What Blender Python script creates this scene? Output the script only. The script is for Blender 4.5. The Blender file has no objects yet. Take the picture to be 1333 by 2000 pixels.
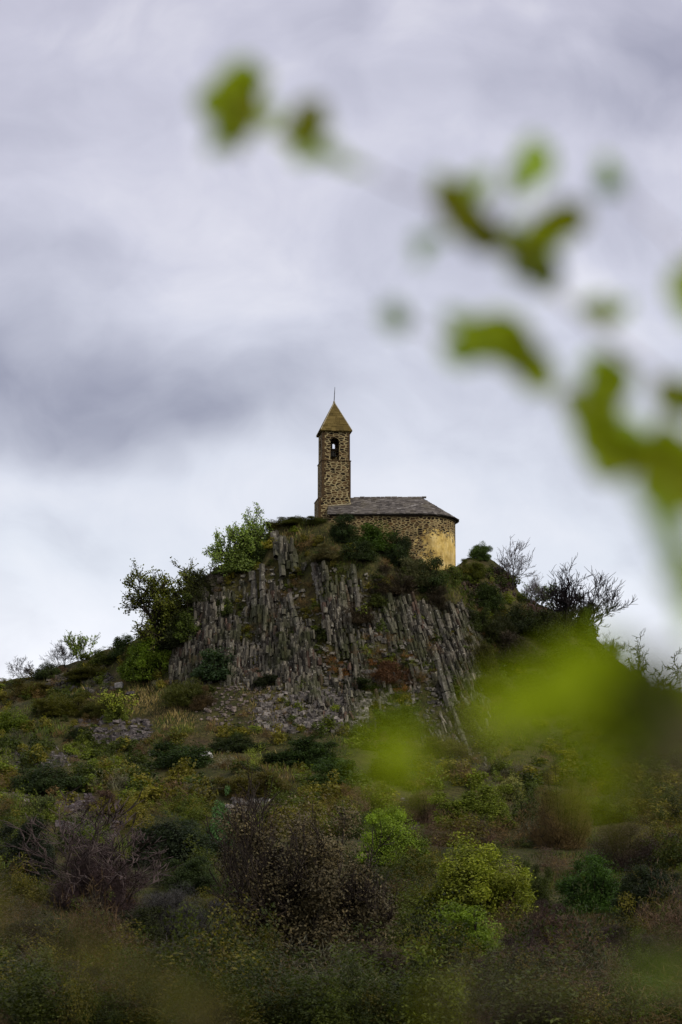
import bpy, math, random
import numpy as np
from mathutils import Vector, Matrix

# ------------------------------------------------------------------ camera, sky, sun, exposure
scene = bpy.context.scene
COL = scene.collection
R = math.radians
CZ = 1.7                                   # eye height above the meadow
F = 4700.0                                 # focal length in pixels of the 1333 px wide photograph
PITCH = math.atan(900 / F)
cam_d = bpy.data.cameras.new('camera')
cam = bpy.data.objects.new('camera', cam_d); COL.objects.link(cam)
cam.location = (0, 0, CZ); cam.rotation_euler = (R(90) + PITCH, 0, 0)
cam_d.sensor_fit = 'HORIZONTAL'; cam_d.sensor_width = 24.0; cam_d.lens = F / 1333 * 24.0
cam_d.clip_start = 0.05; cam_d.clip_end = 12000
cam_d.dof.use_dof = True; cam_d.dof.focus_distance = 203.0; cam_d.dof.aperture_fstop = 3.3
scene.camera = cam
scene.render.engine = 'CYCLES'
scene.view_settings.view_transform = 'Standard'; scene.view_settings.look = 'None'
scene.view_settings.exposure = 0.0; scene.view_settings.gamma = 1.0
scene.cycles.use_denoising = True; scene.cycles.use_adaptive_sampling = True; scene.cycles.adaptive_threshold = 0.01
scene.cycles.max_bounces = 6; scene.cycles.diffuse_bounces = 3; scene.cycles.transparent_max_bounces = 4
try: scene.cycles.denoising_prefilter = 'ACCURATE'
except Exception: pass

cp, sp = math.cos(PITCH), math.sin(PITCH)
def P(px, py, Y):
    """the point at distance Y along the view direction through a photograph pixel"""
    a = (px - 666.5) / F; b = (1000 - py) / F
    dy = cp - sp * b; dz = sp + cp * b
    t = Y / dy
    return Vector((a * t, Y, CZ + dz * t))

SUN_EL, SUN_AZ = R(42), R(52)              # the light comes from the right, behind the camera
sun_dir = Vector((math.sin(SUN_AZ) * math.cos(SUN_EL), -math.cos(SUN_AZ) * math.cos(SUN_EL), math.sin(SUN_EL)))
sd = bpy.data.lights.new('sun', 'SUN'); sd.energy = 2.1; sd.angle = R(12); sd.color = (1.0, 0.95, 0.86)
sun = bpy.data.objects.new('sun', sd); COL.objects.link(sun)
sun.rotation_euler = sun_dir.to_track_quat('Z', 'Y').to_euler(); sun.location = (60, -40, 90)

class NT:
    """short hand for node trees"""
    def __init__(s, nt): s.nt = nt; nt.nodes.clear()
    def n(s, t, **kw):
        nd = s.nt.nodes.new(t)
        for k, v in kw.items():
            if k in nd.bl_rna.properties: setattr(nd, k, v)
            else: s.put(nd.inputs[k.replace('_', ' ')], v)
        return nd
    def put(s, inp, v):
        if isinstance(v, bpy.types.NodeSocket): s.nt.links.new(v, inp)
        else: inp.default_value = v
    def m(s, op, a, b=0.0, c=0.0, clamp=False):
        nd = s.nt.nodes.new('ShaderNodeMath'); nd.operation = op; nd.use_clamp = clamp
        s.put(nd.inputs[0], a); s.put(nd.inputs[1], b); s.put(nd.inputs[2], c)
        return nd.outputs[0]
    def mix(s, f, a, b, blend='MIX'):
        nd = s.nt.nodes.new('ShaderNodeMix'); nd.data_type = 'RGBA'; nd.blend_type = blend
        s.put(nd.inputs[0], f)
        for i, v in ((6, a), (7, b)):
            if isinstance(v, tuple) and len(v) == 3: v = v + (1,)
            s.put(nd.inputs[i], v)
        return nd.outputs[2]
    def ramp(s, f, stops, interp='LINEAR'):
        nd = s.nt.nodes.new('ShaderNodeValToRGB'); s.put(nd.inputs[0], f)
        cr = nd.color_ramp; cr.interpolation = interp
        while len(cr.elements) < len(stops): cr.elements.new(0.5)
        for e, (p, c) in zip(cr.elements, stops):
            e.position = p; e.color = (c, c, c, 1) if not isinstance(c, tuple) else c + (1,)
        return nd.outputs[0]
    def noise(s, vec, scale, detail=4.0, rough=0.55, dist=0.0, out=0):
        nd = s.nt.nodes.new('ShaderNodeTexNoise'); s.put(nd.inputs['Vector'], vec)
        s.put(nd.inputs['Scale'], scale); s.put(nd.inputs['Detail'], detail)
        s.put(nd.inputs['Roughness'], rough); s.put(nd.inputs['Distortion'], dist)
        return nd.outputs[out]
    def vm(s, op, a, b):
        nd = s.nt.nodes.new('ShaderNodeVectorMath'); nd.operation = op
        s.put(nd.inputs[0], a); s.put(nd.inputs[1], b); return nd.outputs[0]

world = bpy.data.worlds.new('World'); scene.world = world; world.use_nodes = True
w = NT(world.node_tree)
tc = w.n('ShaderNodeTexCoord').outputs['Generated']
sep = w.n('ShaderNodeSeparateXYZ', Vector=tc)
yy = w.m('MAXIMUM', w.m('ABSOLUTE', sep.outputs[1]), 0.12)
az0 = w.m('DIVIDE', sep.outputs[0], yy); el0 = w.m('DIVIDE', sep.outputs[2], yy)   # bearing and height in the sky
cloudv = w.n('ShaderNodeCombineXYZ', X=az0, Y=w.m('MULTIPLY', el0, 1.1), Z=0.0).outputs[0]
n1 = w.n('ShaderNodeSeparateXYZ', Vector=w.noise(cloudv, 9.0, 3.0, 0.45, 0.1, out=1))
az = w.m('ADD', az0, w.m('MULTIPLY', w.m('SUBTRACT', n1.outputs[0], 0.5), 0.11))
el = w.m('ADD', el0, w.m('MULTIPLY', w.m('SUBTRACT', n1.outputs[1], 0.5), 0.07))
base = w.ramp(w.m('MULTIPLY', el, 2.0), [(0.0, (.80, .81, .84)), (.14, (.80, .81, .855)), (.24, (.74, .76, .82)), (.34, (.60, .635, .71)),
                                         (.50, (.53, .55, .64)), (.68, (.50, .505, .60)), (.86, (.455, .455, .55)), (1.0, (.44, .44, .53))])
def elof(py): return math.tan(PITCH + math.atan((1000 - py) / F))
BLOBS = [  # px, py, rx, ry, amount (+ lighter, - greyer violet)
    (90, 740, 330, 140, -.52), (-60, 620, 220, 170, -.34), (320, 850, 240, 80, -.34), (560, 760, 220, 130, -.08), (40, 330, 180, 260, -.10),
    (330, 600, 220, 80, .16), (450, 700, 120, 50, .10), (90, 930, 170, 70, .14), (420, 950, 240, 60, .12), (800, 960, 200, 60, .14),
    (500, 480, 200, 120, .06), (800, 90, 110, 120, .16), (980, 70, 180, 60, -.05), (1040, 20, 60, 40, .25),
    (660, 60, 70, 160, -.10), (1130, 190, 330, 70, -.34), (700, 230, 160, 60, -.12), (1000, 640, 260, 60, -.08), (1310, 60, 140, 120, -.50), (1240, 420, 120, 90, -.12), (560, 200, 70, 110, .12), (120, 60, 200, 60, .08), (200, 450, 120, 80, -.10), (330, 90, 240, 170, .08),
    (1150, 530, 120, 60, .22), (1000, 400, 80, 50, .10), (1220, 1050, 240, 220, -.06), (620, 520, 330, 60, .05), (250, 1130, 260, 120, -.03),
    (880, 300, 200, 60, .05), (1270, 640, 120, 50, .14)]
tot = None
for (px, py, rx, ry, am) in BLOBS:
    a = w.m('DIVIDE', w.m('SUBTRACT', az, (px - 666.5) / F / .985), rx / F)
    e = w.m('DIVIDE', w.m('SUBTRACT', el, elof(py)), ry / F)
    g = w.m('EXPONENT', w.m('MULTIPLY', w.m('ADD', w.m('MULTIPLY', a, a), w.m('MULTIPLY', e, e)), -1.0))
    g = w.m('MULTIPLY', g, am)
    tot = g if tot is None else w.m('ADD', tot, g)
n2 = w.noise(w.n('ShaderNodeCombineXYZ', X=az, Y=w.m('MULTIPLY', el, 1.15), Z=3.3).outputs[0], 15.0, 7.0, 0.52, 0.0)
tot = w.m('ADD', tot, w.m('MULTIPLY', w.m('SUBTRACT', n2, 0.5), 1.0))
dark = w.m('MULTIPLY', tot, -1.0, clamp=True); lite = w.m('MULTIPLY', tot, 1.0, clamp=True)
skyc = w.mix(dark, base, (.13, .14, .22)); skyc = w.mix(lite, skyc, (.92, .91, .93))
skyn = w.n('ShaderNodeTexSky'); skyn.sky_type = 'NISHITA'; skyn.sun_disc = False
skyn.sun_elevation = SUN_EL; skyn.sun_rotation = math.pi - SUN_AZ; skyn.air_density = 1.2; skyn.dust_density = 2.0
bg1 = w.n('ShaderNodeBackground', Color=skyc, Strength=1.32)
bg2 = w.n('ShaderNodeBackground', Color=skyn.outputs[0], Strength=0.05)
mx = w.n('ShaderNodeMixShader', Fac=0.94); w.put(mx.inputs[1], bg2.outputs[0]); w.put(mx.inputs[2], bg1.outputs[0])
wo = w.n('ShaderNodeOutputWorld'); w.put(wo.inputs[0], mx.outputs[0])

# ------------------------------------------------------------------ materials
MATS = {}
def mat(name):
    m = bpy.data.materials.new(name); m.use_nodes = True; MATS[name] = m
    return m, NT(m.node_tree)
def finish(t, color, rough=0.85, bump=None, bstr=0.4, bdist=0.05, spec=0.25, metal=0.0):
    b = t.n('ShaderNodeBsdfPrincipled'); t.put(b.inputs['Base Color'], color if not (isinstance(color, tuple) and len(color) == 3) else color + (1,))
    t.put(b.inputs['Roughness'], rough); b.inputs['Specular IOR Level'].default_value = spec; b.inputs['Metallic'].default_value = metal
    if bump is not None:
        bp = t.n('ShaderNodeBump'); t.put(bp.inputs['Height'], bump); bp.inputs['Strength'].default_value = bstr; bp.inputs['Distance'].default_value = bdist
        t.put(b.inputs['Normal'], bp.outputs[0])
    o = t.n('ShaderNodeOutputMaterial'); t.put(o.inputs[0], b.outputs[0])
    return b

# ground: turf, dry grass, bare earth
m, t = mat('hill_turf')
g = t.n('ShaderNodeNewGeometry').outputs['Position']
a = t.noise(g, 0.16, 5, .6); b = t.noise(t.vm('ADD', g, (31, 7, 3)), 0.55, 6, .62); c = t.noise(g, 3.5, 4, .65)
col = t.ramp(a, [(.30, (.028, .032, .011)), (.44, (.048, .050, .014)), (.56, (.085, .076, .022)), (.70, (.062, .044, .022))])
dry = t.ramp(b, [(.50, 0.0), (.66, .75)])
col = t.mix(dry, col, (.11, .082, .038)); col = t.mix(t.ramp(c, [(.35, .75), (.6, 0.0)]), col, (.016, .014, .009))
finish(t, col, .95, c, .8, .15, .1)

# leaves and twigs: colour attribute of each leaf, times the colour of the plant
def foliage(name, trans):
    m, t = mat(name)
    at = t.n('ShaderNodeAttribute', attribute_name='Col').outputs['Color']
    oc = t.n('ShaderNodeObjectInfo').outputs['Color']
    c = t.mix(1.0, at, oc, 'MULTIPLY')
    d = t.n('ShaderNodeBsdfPrincipled', Roughness=.62); t.put(d.inputs['Base Color'], c); d.inputs['Specular IOR Level'].default_value = .22
    tr = t.n('ShaderNodeBsdfTranslucent'); t.put(tr.inputs['Color'], t.mix(1.0, c, (1.15, 1.25, .55, 1), 'MULTIPLY'))
    x = t.n('ShaderNodeMixShader', Fac=trans); t.put(x.inputs[1], d.outputs[0]); t.put(x.inputs[2], tr.outputs[0])
    o = t.n('ShaderNodeOutputMaterial'); t.put(o.inputs[0], x.outputs[0])
foliage('leaves', .38); foliage('twigs', .05); foliage('near_leaves', .5)
m, t = mat('bark')
g = t.n('ShaderNodeTexCoord').outputs['Object']
oc = t.n('ShaderNodeObjectInfo').outputs['Color']
n = t.noise(g, 9, 5, .6)
finish(t, t.mix(1.0, t.ramp(n, [(.3, (.5, .5, .5)), (.7, (1.4, 1.4, 1.4))]), oc, 'MULTIPLY'), .9, n, .6, .03, .15)

# basalt columns
m, t = mat('basalt')
g = t.n('ShaderNodeTexCoord').outputs['Object']
at = t.n('ShaderNodeAttribute', attribute_name='Col').outputs['Color']
n = t.noise(g, 2.2, 6, .65); n2 = t.noise(g, 9.0, 5, .7); n3 = t.noise(t.vm('MULTIPLY', g, (3, 3, .5)), 1.4, 4, .6)
c = t.mix(1.0, at, t.ramp(n3, [(.3, (.45, .42, .40)), (.7, (1.5, 1.45, 1.35))]), 'MULTIPLY')
c = t.mix(t.ramp(n, [(.56, 0.0), (.68, .7)]), c, (.24, .225, .175))                 # pale crustose lichen
c = t.mix(t.ramp(t.noise(t.vm('ADD', g, (9, 3, 5)), 5.5, 4, .6), [(.63, 0.0), (.68, .85)]), c, (.50, .47, .40))
c = t.mix(t.ramp(t.noise(g, .35, 4, .6), [(.44, 0.0), (.62, .7)]), c, (.050, .056, .020))
c = t.mix(t.ramp(n2, [(.30, .8), (.46, 0.0)]), c, (.015, .012, .011))
finish(t, c, .9, t.m('ADD', n, n2), .7, .12, .15)

m, t = mat('rubble_rock')
g = t.n('ShaderNodeTexCoord').outputs['Object']
at = t.n('ShaderNodeAttribute', attribute_name='Col').outputs['Color']
n = t.noise(g, 4.0, 5, .65)
c = t.mix(1.0, at, t.ramp(n, [(.3, (.5, .5, .5)), (.7, (1.5, 1.45, 1.4))]), 'MULTIPLY')
c = t.mix(t.ramp(t.noise(g, 7.0, 4, .6), [(.58, 0.0), (.68, .7)]), c, (.34, .32, .28))
finish(t, c, .9, n, .6, .08, .15)

# rubble masonry: UV in metres, dark lava stones in pale mortar
hEtop = 3.9
def masonry(name, sx, sy, mort, plaster=False, thick=.10):
    m, t = mat(name)
    uv = t.n('ShaderNodeUVMap').outputs[0]
    wob = t.vm('MULTIPLY', t.vm('SUBTRACT', t.noise(uv, 4.0, 3, .6, out=1), (.5, .5, .5)), (.22, .13, 0))
    v = t.vm('MULTIPLY', t.vm('ADD', uv, wob), (1 / sx, 1 / sy, 1))
    ve = t.n('ShaderNodeTexVoronoi', feature='DISTANCE_TO_EDGE', voronoi_dimensions='2D', Vector=v, Scale=1.0, Randomness=.95).outputs['Distance']
    vc = t.n('ShaderNodeTexVoronoi', feature='F1', voronoi_dimensions='2D', Vector=v, Scale=1.0, Randomness=.95).outputs['Color']
    r = t.n('ShaderNodeSeparateXYZ', Vector=vc)
    stone = t.ramp(r.outputs[0], [(0, (.016, .011, .008)), (.4, (.035, .021, .012)), (.62, (.07, .042, .02)), (.8, (.12, .07, .03)), (1, (.20, .145, .075))])
    rough = t.noise(uv, 11.0, 4, .65)
    stone = t.mix(1.0, stone, t.ramp(rough, [(.3, (.55, .55, .55)), (.7, (1.5, 1.5, 1.5))]), 'MULTIPLY')
    th = t.m('ADD', thick, t.m('MULTIPLY', t.m('SUBTRACT', t.noise(uv, 1.6, 4, .6), .5), .30))
    f = t.m('SUBTRACT', ve, th); f = t.m('MULTIPLY', f, 14.0, clamp=True)            # 0 mortar, 1 stone
    mc = t.mix(t.noise(uv, 2.2, 4, .6), (mort[0] * .62, mort[1] * .58, mort[2] * .5), mort)
    col = t.mix(f, mc, stone); h = f
    stain = t.ramp(t.noise(t.vm('MULTIPLY', uv, (.9, .45, 1)), 1.0, 5, .65), [(.34, (.50, .46, .42)), (.56, (1.12, 1.08, 1.0))])
    if plaster:
        su = t.n('ShaderNodeSeparateXYZ', Vector=uv)
        big = t.noise(uv, .8, 5, .62); fine = t.noise(t.vm('ADD', uv, (4, 9, 0)), 3.2, 6, .7)
        # the render survives on the round apse end, below the eaves; ragged edges
        e = t.m('ADD', t.m('MULTIPLY', t.m('SUBTRACT', su.outputs[0], 7.7), .55), t.m('MULTIPLY', t.m('SUBTRACT', big, .5), 3.2))
        top = t.m('ADD', t.m('MULTIPLY', t.m('SUBTRACT', hEtop, su.outputs[1]), 1.5), t.m('MULTIPLY', t.m('SUBTRACT', fine, .5), 4.5))
        top = t.m('SUBTRACT', top, t.m('MULTIPLY', t.m('MULTIPLY', t.m('SUBTRACT', su.outputs[0], 11.2), 1.6, clamp=True), .9))
        k = t.m('MINIMUM', e, top); k = t.m('ADD', k, t.m('MULTIPLY', t.m('SUBTRACT', fine, .5), 3.4))
        k = t.m('MULTIPLY', t.m('SUBTRACT', k, .1), 6.0, clamp=True)
        pc = t.ramp(t.noise(uv, 1.3, 6, .65), [(.28, (.28, .18, .05)), (.42, (.56, .40, .12)), (.56, (.68, .51, .19)), (.72, (.68, .56, .29))])
        pc = t.mix(t.ramp(t.noise(t.vm('MULTIPLY', uv, (5.0, .7, 1)), 1.0, 5, .65), [(.50, 0.0), (.68, .6)]), pc, (.20, .13, .06))
        pc = t.mix(t.ramp(t.noise(uv, 5.0, 4, .7), [(.30, .8), (.40, 0.0)]), pc, (.06, .04, .025))
        col = t.mix(k, col, pc); h = t.m('MAXIMUM', k, t.m('MULTIPLY', f, .6))
    col = t.mix(.85, col, t.mix(1.0, col, stain, 'MULTIPLY'))
    finish(t, col, .92, h, .8, .03, .12)
masonry('tower_masonry', .42, .20, (.42, .36, .20), thick=.095)
masonry('nave_masonry', .38, .19, (.40, .33, .17), plaster=True, thick=.09)

def simple(name, c0, c1, scale, rough=.9, c2=None, spec=.15):
    m, t = mat(name)
    g = t.n('ShaderNodeTexCoord').outputs['Object']
    n = t.noise(g, scale, 6, .65)
    st = [(.32, c0), (.62, c1)] + ([(.75, c2)] if c2 else [])
    finish(t, t.ramp(n, st), rough, n, .5, .03, spec)
simple('rust_stone', (.028, .016, .009), (.10, .064, .028), 5)
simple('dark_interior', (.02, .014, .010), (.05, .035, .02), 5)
simple('pale_mortar', (.18, .15, .09), (.36, .31, .20), 4)
simple('wrought_iron', (.02, .02, .022), (.05, .045, .045), 20, .6, spec=.4)
simple('old_bronze', (.03, .03, .022), (.07, .06, .035), 14, .5, spec=.5)
simple('weathered_wood', (.03, .02, .012), (.08, .055, .03), 8)
def slate(name, stops, lich, lichf):
    m, t = mat(name)
    g = t.n('ShaderNodeTexCoord').outputs['Object']
    at = t.n('ShaderNodeAttribute', attribute_name='Col').outputs['Fac']
    n = t.noise(g, 3.0, 6, .65)
    c = t.ramp(t.m('ADD', t.m('MULTIPLY', at, .7), t.m('MULTIPLY', n, .3)), stops)
    c = t.mix(t.ramp(t.noise(g, 1.1, 6, .7), lichf), c, lich)
    finish(t, c, .85, n, .5, .02, .2)
slate('stone_slate', [(.1, (.035, .030, .026)), (.4, (.085, .073, .062)), (.65, (.135, .118, .10)), (.95, (.25, .225, .20))], (.12, .10, .05), [(.5, 0.0), (.7, .5)])
slate('mossy_slate', [(.1, (.055, .038, .010)), (.5, (.110, .076, .018)), (.9, (.18, .13, .04))], (.25, .21, .10), [(.60, 0.0), (.70, .6)])

# ------------------------------------------------------------------ mesh helpers
def np_mesh(name, V, faces, cols=None, smooth=False):
    """V (n,3); faces: list of int arrays each (k, verts per face); cols (n,3) per vertex"""
    me = bpy.data.meshes.new(name)
    V = np.asarray(V, dtype=np.float32)
    me.vertices.add(len(V)); me.vertices.foreach_set('co', V.ravel())
    faces = [np.asarray(f, dtype=np.int32) for f in faces if len(f)]
    loops = np.concatenate([f.ravel() for f in faces])
    sizes = np.concatenate([np.full(len(f), f.shape[1], dtype=np.int32) for f in faces])
    starts = np.concatenate([[0], np.cumsum(sizes)[:-1]]).astype(np.int32)
    me.loops.add(len(loops)); me.loops.foreach_set('vertex_index', loops)
    me.polygons.add(len(sizes)); me.polygons.foreach_set('loop_start', starts)
    if cols is not None:
        a = me.color_attributes.new('Col', 'FLOAT_COLOR', 'POINT')
        c = np.ones((len(V), 4), dtype=np.float32); c[:, :3] = cols; a.data.foreach_set('color', c.ravel())
    me.update(calc_edges=True)
    me.polygons.foreach_set('use_smooth', np.full(len(sizes), smooth)); me.validate()
    return me
def link(name, me, material, parent=None, color=None):
    o = bpy.data.objects.new(name, me); COL.objects.link(o)
    if material and not me.materials: me.materials.append(MATS[material])
    if parent: o.parent = parent
    if color: o.color = tuple(color) + (1,)
    return o
def empty(name, loc, rz=0):
    o = bpy.data.objects.new(name, None); COL.objects.link(o); o.location = loc; o.rotation_euler = (0, 0, rz); o.empty_display_size = .5
    return o
def tag(o, label=None, cat=None, group=None, kind=None):
    if label: o['label'] = label
    if cat: o['category'] = cat
    if group: o['group'] = group
    if kind: o['kind'] = kind
    return o

def hash2(ix, iy, seed):
    h = (ix.astype(np.int64) * 374761393 + iy.astype(np.int64) * 668265263 + seed * 1442695041) & 0xffffffff
    h = ((h ^ (h >> 13)) * 1274126177) & 0xffffffff
    return ((h ^ (h >> 16)) & 0xffff) / 65535.0
def vnoise(x, y, s, seed):
    x = x / s; y = y / s; ix = np.floor(x); iy = np.floor(y); fx = x - ix; fy = y - iy
    fx = fx * fx * (3 - 2 * fx); fy = fy * fy * (3 - 2 * fy)
    a = hash2(ix, iy, seed); b = hash2(ix + 1, iy, seed); c = hash2(ix, iy + 1, seed); d = hash2(ix + 1, iy + 1, seed)
    return (a * (1 - fx) + b * fx) * (1 - fy) + (c * (1 - fx) + d * fx) * fy - .5
def fnoise(x, y, s, seed, oct=4):
    r = 0; amp = 1.
    for i in range(oct): r = r + amp * vnoise(x, y, s / 2 ** i, seed + i * 17); amp *= .5
    return r

# ------------------------------------------------------------------ the hill: a volcanic neck with a cliff at its front
low = [(1620, 150), (1700, 127), (1850, 94), (2000, 67)]
KC = {  # photograph column: (row, distance) from the skyline down towards the camera
    -1500: [(1800, 190), (1850, 130), (1900, 90), (2000, 67)],
    -500: [(1500, 210), (1600, 180), (1700, 140), (1850, 94), (2000, 67)],
    0: [(1343, 215), (1400, 200), (1470, 183), (1550, 165)] + low,
    110: [(1300, 214), (1350, 206), (1440, 188), (1550, 165)] + low,
    205: [(1262, 212), (1330, 204), (1400, 195), (1460, 185), (1550, 165)] + low,
    290: [(1230, 210), (1330, 201), (1400, 194), (1460, 185), (1550, 165)] + low,
    345: [(1188, 206), (1225, 202), (1325, 199.0), (1400, 191), (1460, 184), (1550, 165)] + low,
    385: [(1135, 204), (1160, 201), (1325, 198.2), (1400, 190.5), (1460, 184), (1550, 165)] + low,
    425: [(1108, 203), (1130, 200.5), (1325, 197.4), (1400, 190), (1460, 184), (1550, 165)] + low,
    510: [(1085, 202.5), (1115, 199), (1320, 195.8), (1400, 189), (1460, 183), (1550, 165)] + low,
    528: [(1026, 202.5), (1035, 201.5), (1095, 199.0), (1310, 195.6), (1400, 189), (1460, 183), (1550, 165)] + low,
    640: [(1014, 202), (1022, 200.2), (1100, 196.5), (1320, 193.2), (1430, 187.5), (1500, 177), (1560, 164)] + low,
    720: [(1052, 202), (1062, 199.6), (1115, 196.2), (1330, 192.5), (1430, 187.5), (1500, 177), (1560, 164)] + low,
    820: [(1098, 204), (1106, 199.7), (1170, 196.6), (1350, 192.5), (1440, 188.0), (1500, 178), (1560, 164)] + low,
    892: [(1112, 206), (1118, 201.0), (1180, 197.5), (1360, 192.8), (1470, 187.0), (1520, 175), (1560, 164)] + low,
    915: [(1097, 206.5), (1125, 202.5), (1190, 199.0), (1370, 193.2), (1480, 187.0), (1530, 173), (1570, 162)] + low,
    950: [(1098, 207), (1130, 203.5), (1200, 200), (1350, 194.5), (1480, 186), (1570, 162)] + low,
    1005: [(1140, 207), (1200, 203), (1330, 196), (1450, 187), (1550, 166)] + low,
    1010: [(1163, 207), (1200, 203), (1330, 196), (1450, 187), (1550, 166)] + low,
    1075: [(1192, 208), (1230, 204), (1330, 197), (1450, 187), (1550, 166)] + low,
    1140: [(1232, 209), (1300, 202), (1400, 192), (1500, 176)] + low,
    1200: [(1296, 209), (1330, 204), (1400, 195), (1500, 176)] + low,
    1270: [(1350, 210), (1400, 199), (1500, 177)] + low,
    1350: [(1385, 212), (1440, 198), (1520, 174)] + low,
    1800: [(1500, 210), (1600, 180), (1700, 140), (1850, 94), (2000, 67)],
    2900: [(1800, 190), (1850, 130), (1900, 90), (2000, 67)]}
GY = np.arange(20, 330.01, .25)
keys = sorted(KC); rows = []
for k in keys:
    pts = sorted((Y, P(666.5, py, Y).z) for py, Y in KC[k])
    Yt, zt = pts[-1]
    ys = [0., 40.] + [p[0] for p in pts] + [Yt + 1.5, Yt + 30, Yt + 110]
    zs = [0., .15] + [p[1] for p in pts] + [zt - .3, max(zt - 20, -3), -6]
    if 640 <= k <= 892:                                          # level shelf that carries the chapel
        i = len(pts) + 1
        ys = ys[:i + 1] + [208.5, 214, 240, 320]; zs = zs[:i + 1] + [zt, zt - 3, zt - 22, -6]
    rows.append(np.interp(GY, ys, zs))
T = np.array(rows); kx = np.array(keys, float)
def h_raw(x, y):
    yq = np.clip(y, 20, 330); u = 666.5 + F * x / np.maximum(yq, 60) / 1.012
    u = np.clip(u, kx[0], kx[-1])
    i = np.clip(np.searchsorted(kx, u) - 1, 0, len(kx) - 2); f = (u - kx[i]) / (kx[i + 1] - kx[i])
    j = (yq - 20) / .25; j0 = np.clip(np.floor(j).astype(int), 0, len(GY) - 2); g = j - j0
    z = (T[i, j0] * (1 - g) + T[i, j0 + 1] * g) * (1 - f) + (T[i + 1, j0] * (1 - g) + T[i + 1, j0 + 1] * g) * f
    z = z * np.clip((y + 20) / 40, 0, 1)
    am = np.clip((y - 45) / 60, 0, 1) * np.clip((330 - y) / 90, 0.1, 1)
    # the shelf of the chapel stays even
    flat = 1 - .85 * np.exp(-(((x - 4) / 7.5) ** 4 + ((y - 203.5) / 5.0) ** 4))
    z = z + am * flat * (1.6 * fnoise(x, y, 17, 5, 3) + .9 * fnoise(x, y, 4.5, 9, 4) * .7)
    z = z + 4 * fnoise(x, y, 400, 3, 3) * np.clip((np.abs(x) - 150) / 200, 0, 1) + 10 * fnoise(x, y, 600, 4, 3) * np.clip((y - 500) / 500, 0, 1)
    return z
X0, X1, Y0, Y1, ST = -50., 50., 40., 230., .25
gx = np.arange(X0, X1 + ST / 2, ST); gy = np.arange(Y0, Y1 + ST / 2, ST)
HG = h_raw(*np.meshgrid(gx, gy, indexing='ij'))
def H(x, y):
    x = np.asarray(x, float); y = np.asarray(y, float)
    i = np.clip((x - X0) / ST, 0, len(gx) - 1.001); j = np.clip((y - Y0) / ST, 0, len(gy) - 1.001)
    a = i.astype(int); b = j.astype(int); f = i - a; g = j - b
    return (HG[a, b] * (1 - f) + HG[a + 1, b] * f) * (1 - g) + (HG[a, b + 1] * (1 - f) + HG[a + 1, b + 1] * f) * g
far = np.array([60, 75, 95, 120, 160, 220, 320, 480, 720, 1100, 1700, 2600, 4000])
ax = np.concatenate([-far[::-1], gx, far]); ay = np.concatenate([-far[::-1], [-40, -25, -12, -4, 0, 6, 12, 18, 24, 30, 35], gy, [235, 242, 250, 262, 280, 300, 330, 380, 460, 600, 900, 1400, 2200, 4000]])
MX, MY = np.meshgrid(ax, ay, indexing='ij'); MZ = h_raw(MX, MY)
nx, ny = MX.shape; idx = np.arange(nx * ny).reshape(nx, ny)
q = np.stack([idx[:-1, :-1], idx[1:, :-1], idx[1:, 1:], idx[:-1, 1:]], -1).reshape(-1, 4)
tag(link('ground', np_mesh('ground', np.stack([MX, MY, MZ], -1).reshape(-1, 3), [q], smooth=True), 'hill_turf'), kind='structure')

# which point of the hill a photograph pixel sees
GPX = np.arange(-200, 1534, 5.); GPY = np.arange(1000, 2030, 5.)
A, B = np.meshgrid(GPX, GPY, indexing='ij')
da = (A - 666.5) / F; db = (1000 - B) / F; dy = cp - sp * db; sx_ = da / dy; sz_ = (sp + cp * db) / dy
DM = np.full(A.shape, np.nan)
for Y in np.arange(50, 222, .3):
    hit = np.isnan(DM) & (H(sx_ * Y, np.full(A.shape, Y)) >= CZ + sz_ * Y)
    DM[hit] = Y
def at(px, py):
    for k in range(80):
        i = int(round((px + 200) / 5)); j = int(round((py - 1000) / 5))
        if 0 <= j < DM.shape[1] and not np.isnan(DM[i, j]): break
        py += 2
    Y = float(DM[i, j]); x = P(px, py, Y).x
    return Vector((x, Y, float(H(x, Y))))
def at_many(px, py):
    i = np.clip(np.round((px + 200) / 5).astype(int), 0, DM.shape[0] - 1); j = np.clip(np.round((py - 1000) / 5).astype(int), 0, DM.shape[1] - 1)
    Y = DM[i, j]; ok = ~np.isnan(Y); px, py, Y = px[ok], py[ok], Y[ok]
    Y = Y - rng.random(len(Y)) * .5
    b = (1000 - py) / F; x = (px - 666.5) / F * Y / (cp - sp * b)
    return px, py, np.stack([x, Y, H(x, Y)], 1)
rng = np.random.default_rng(7); random.seed(7)

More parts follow.
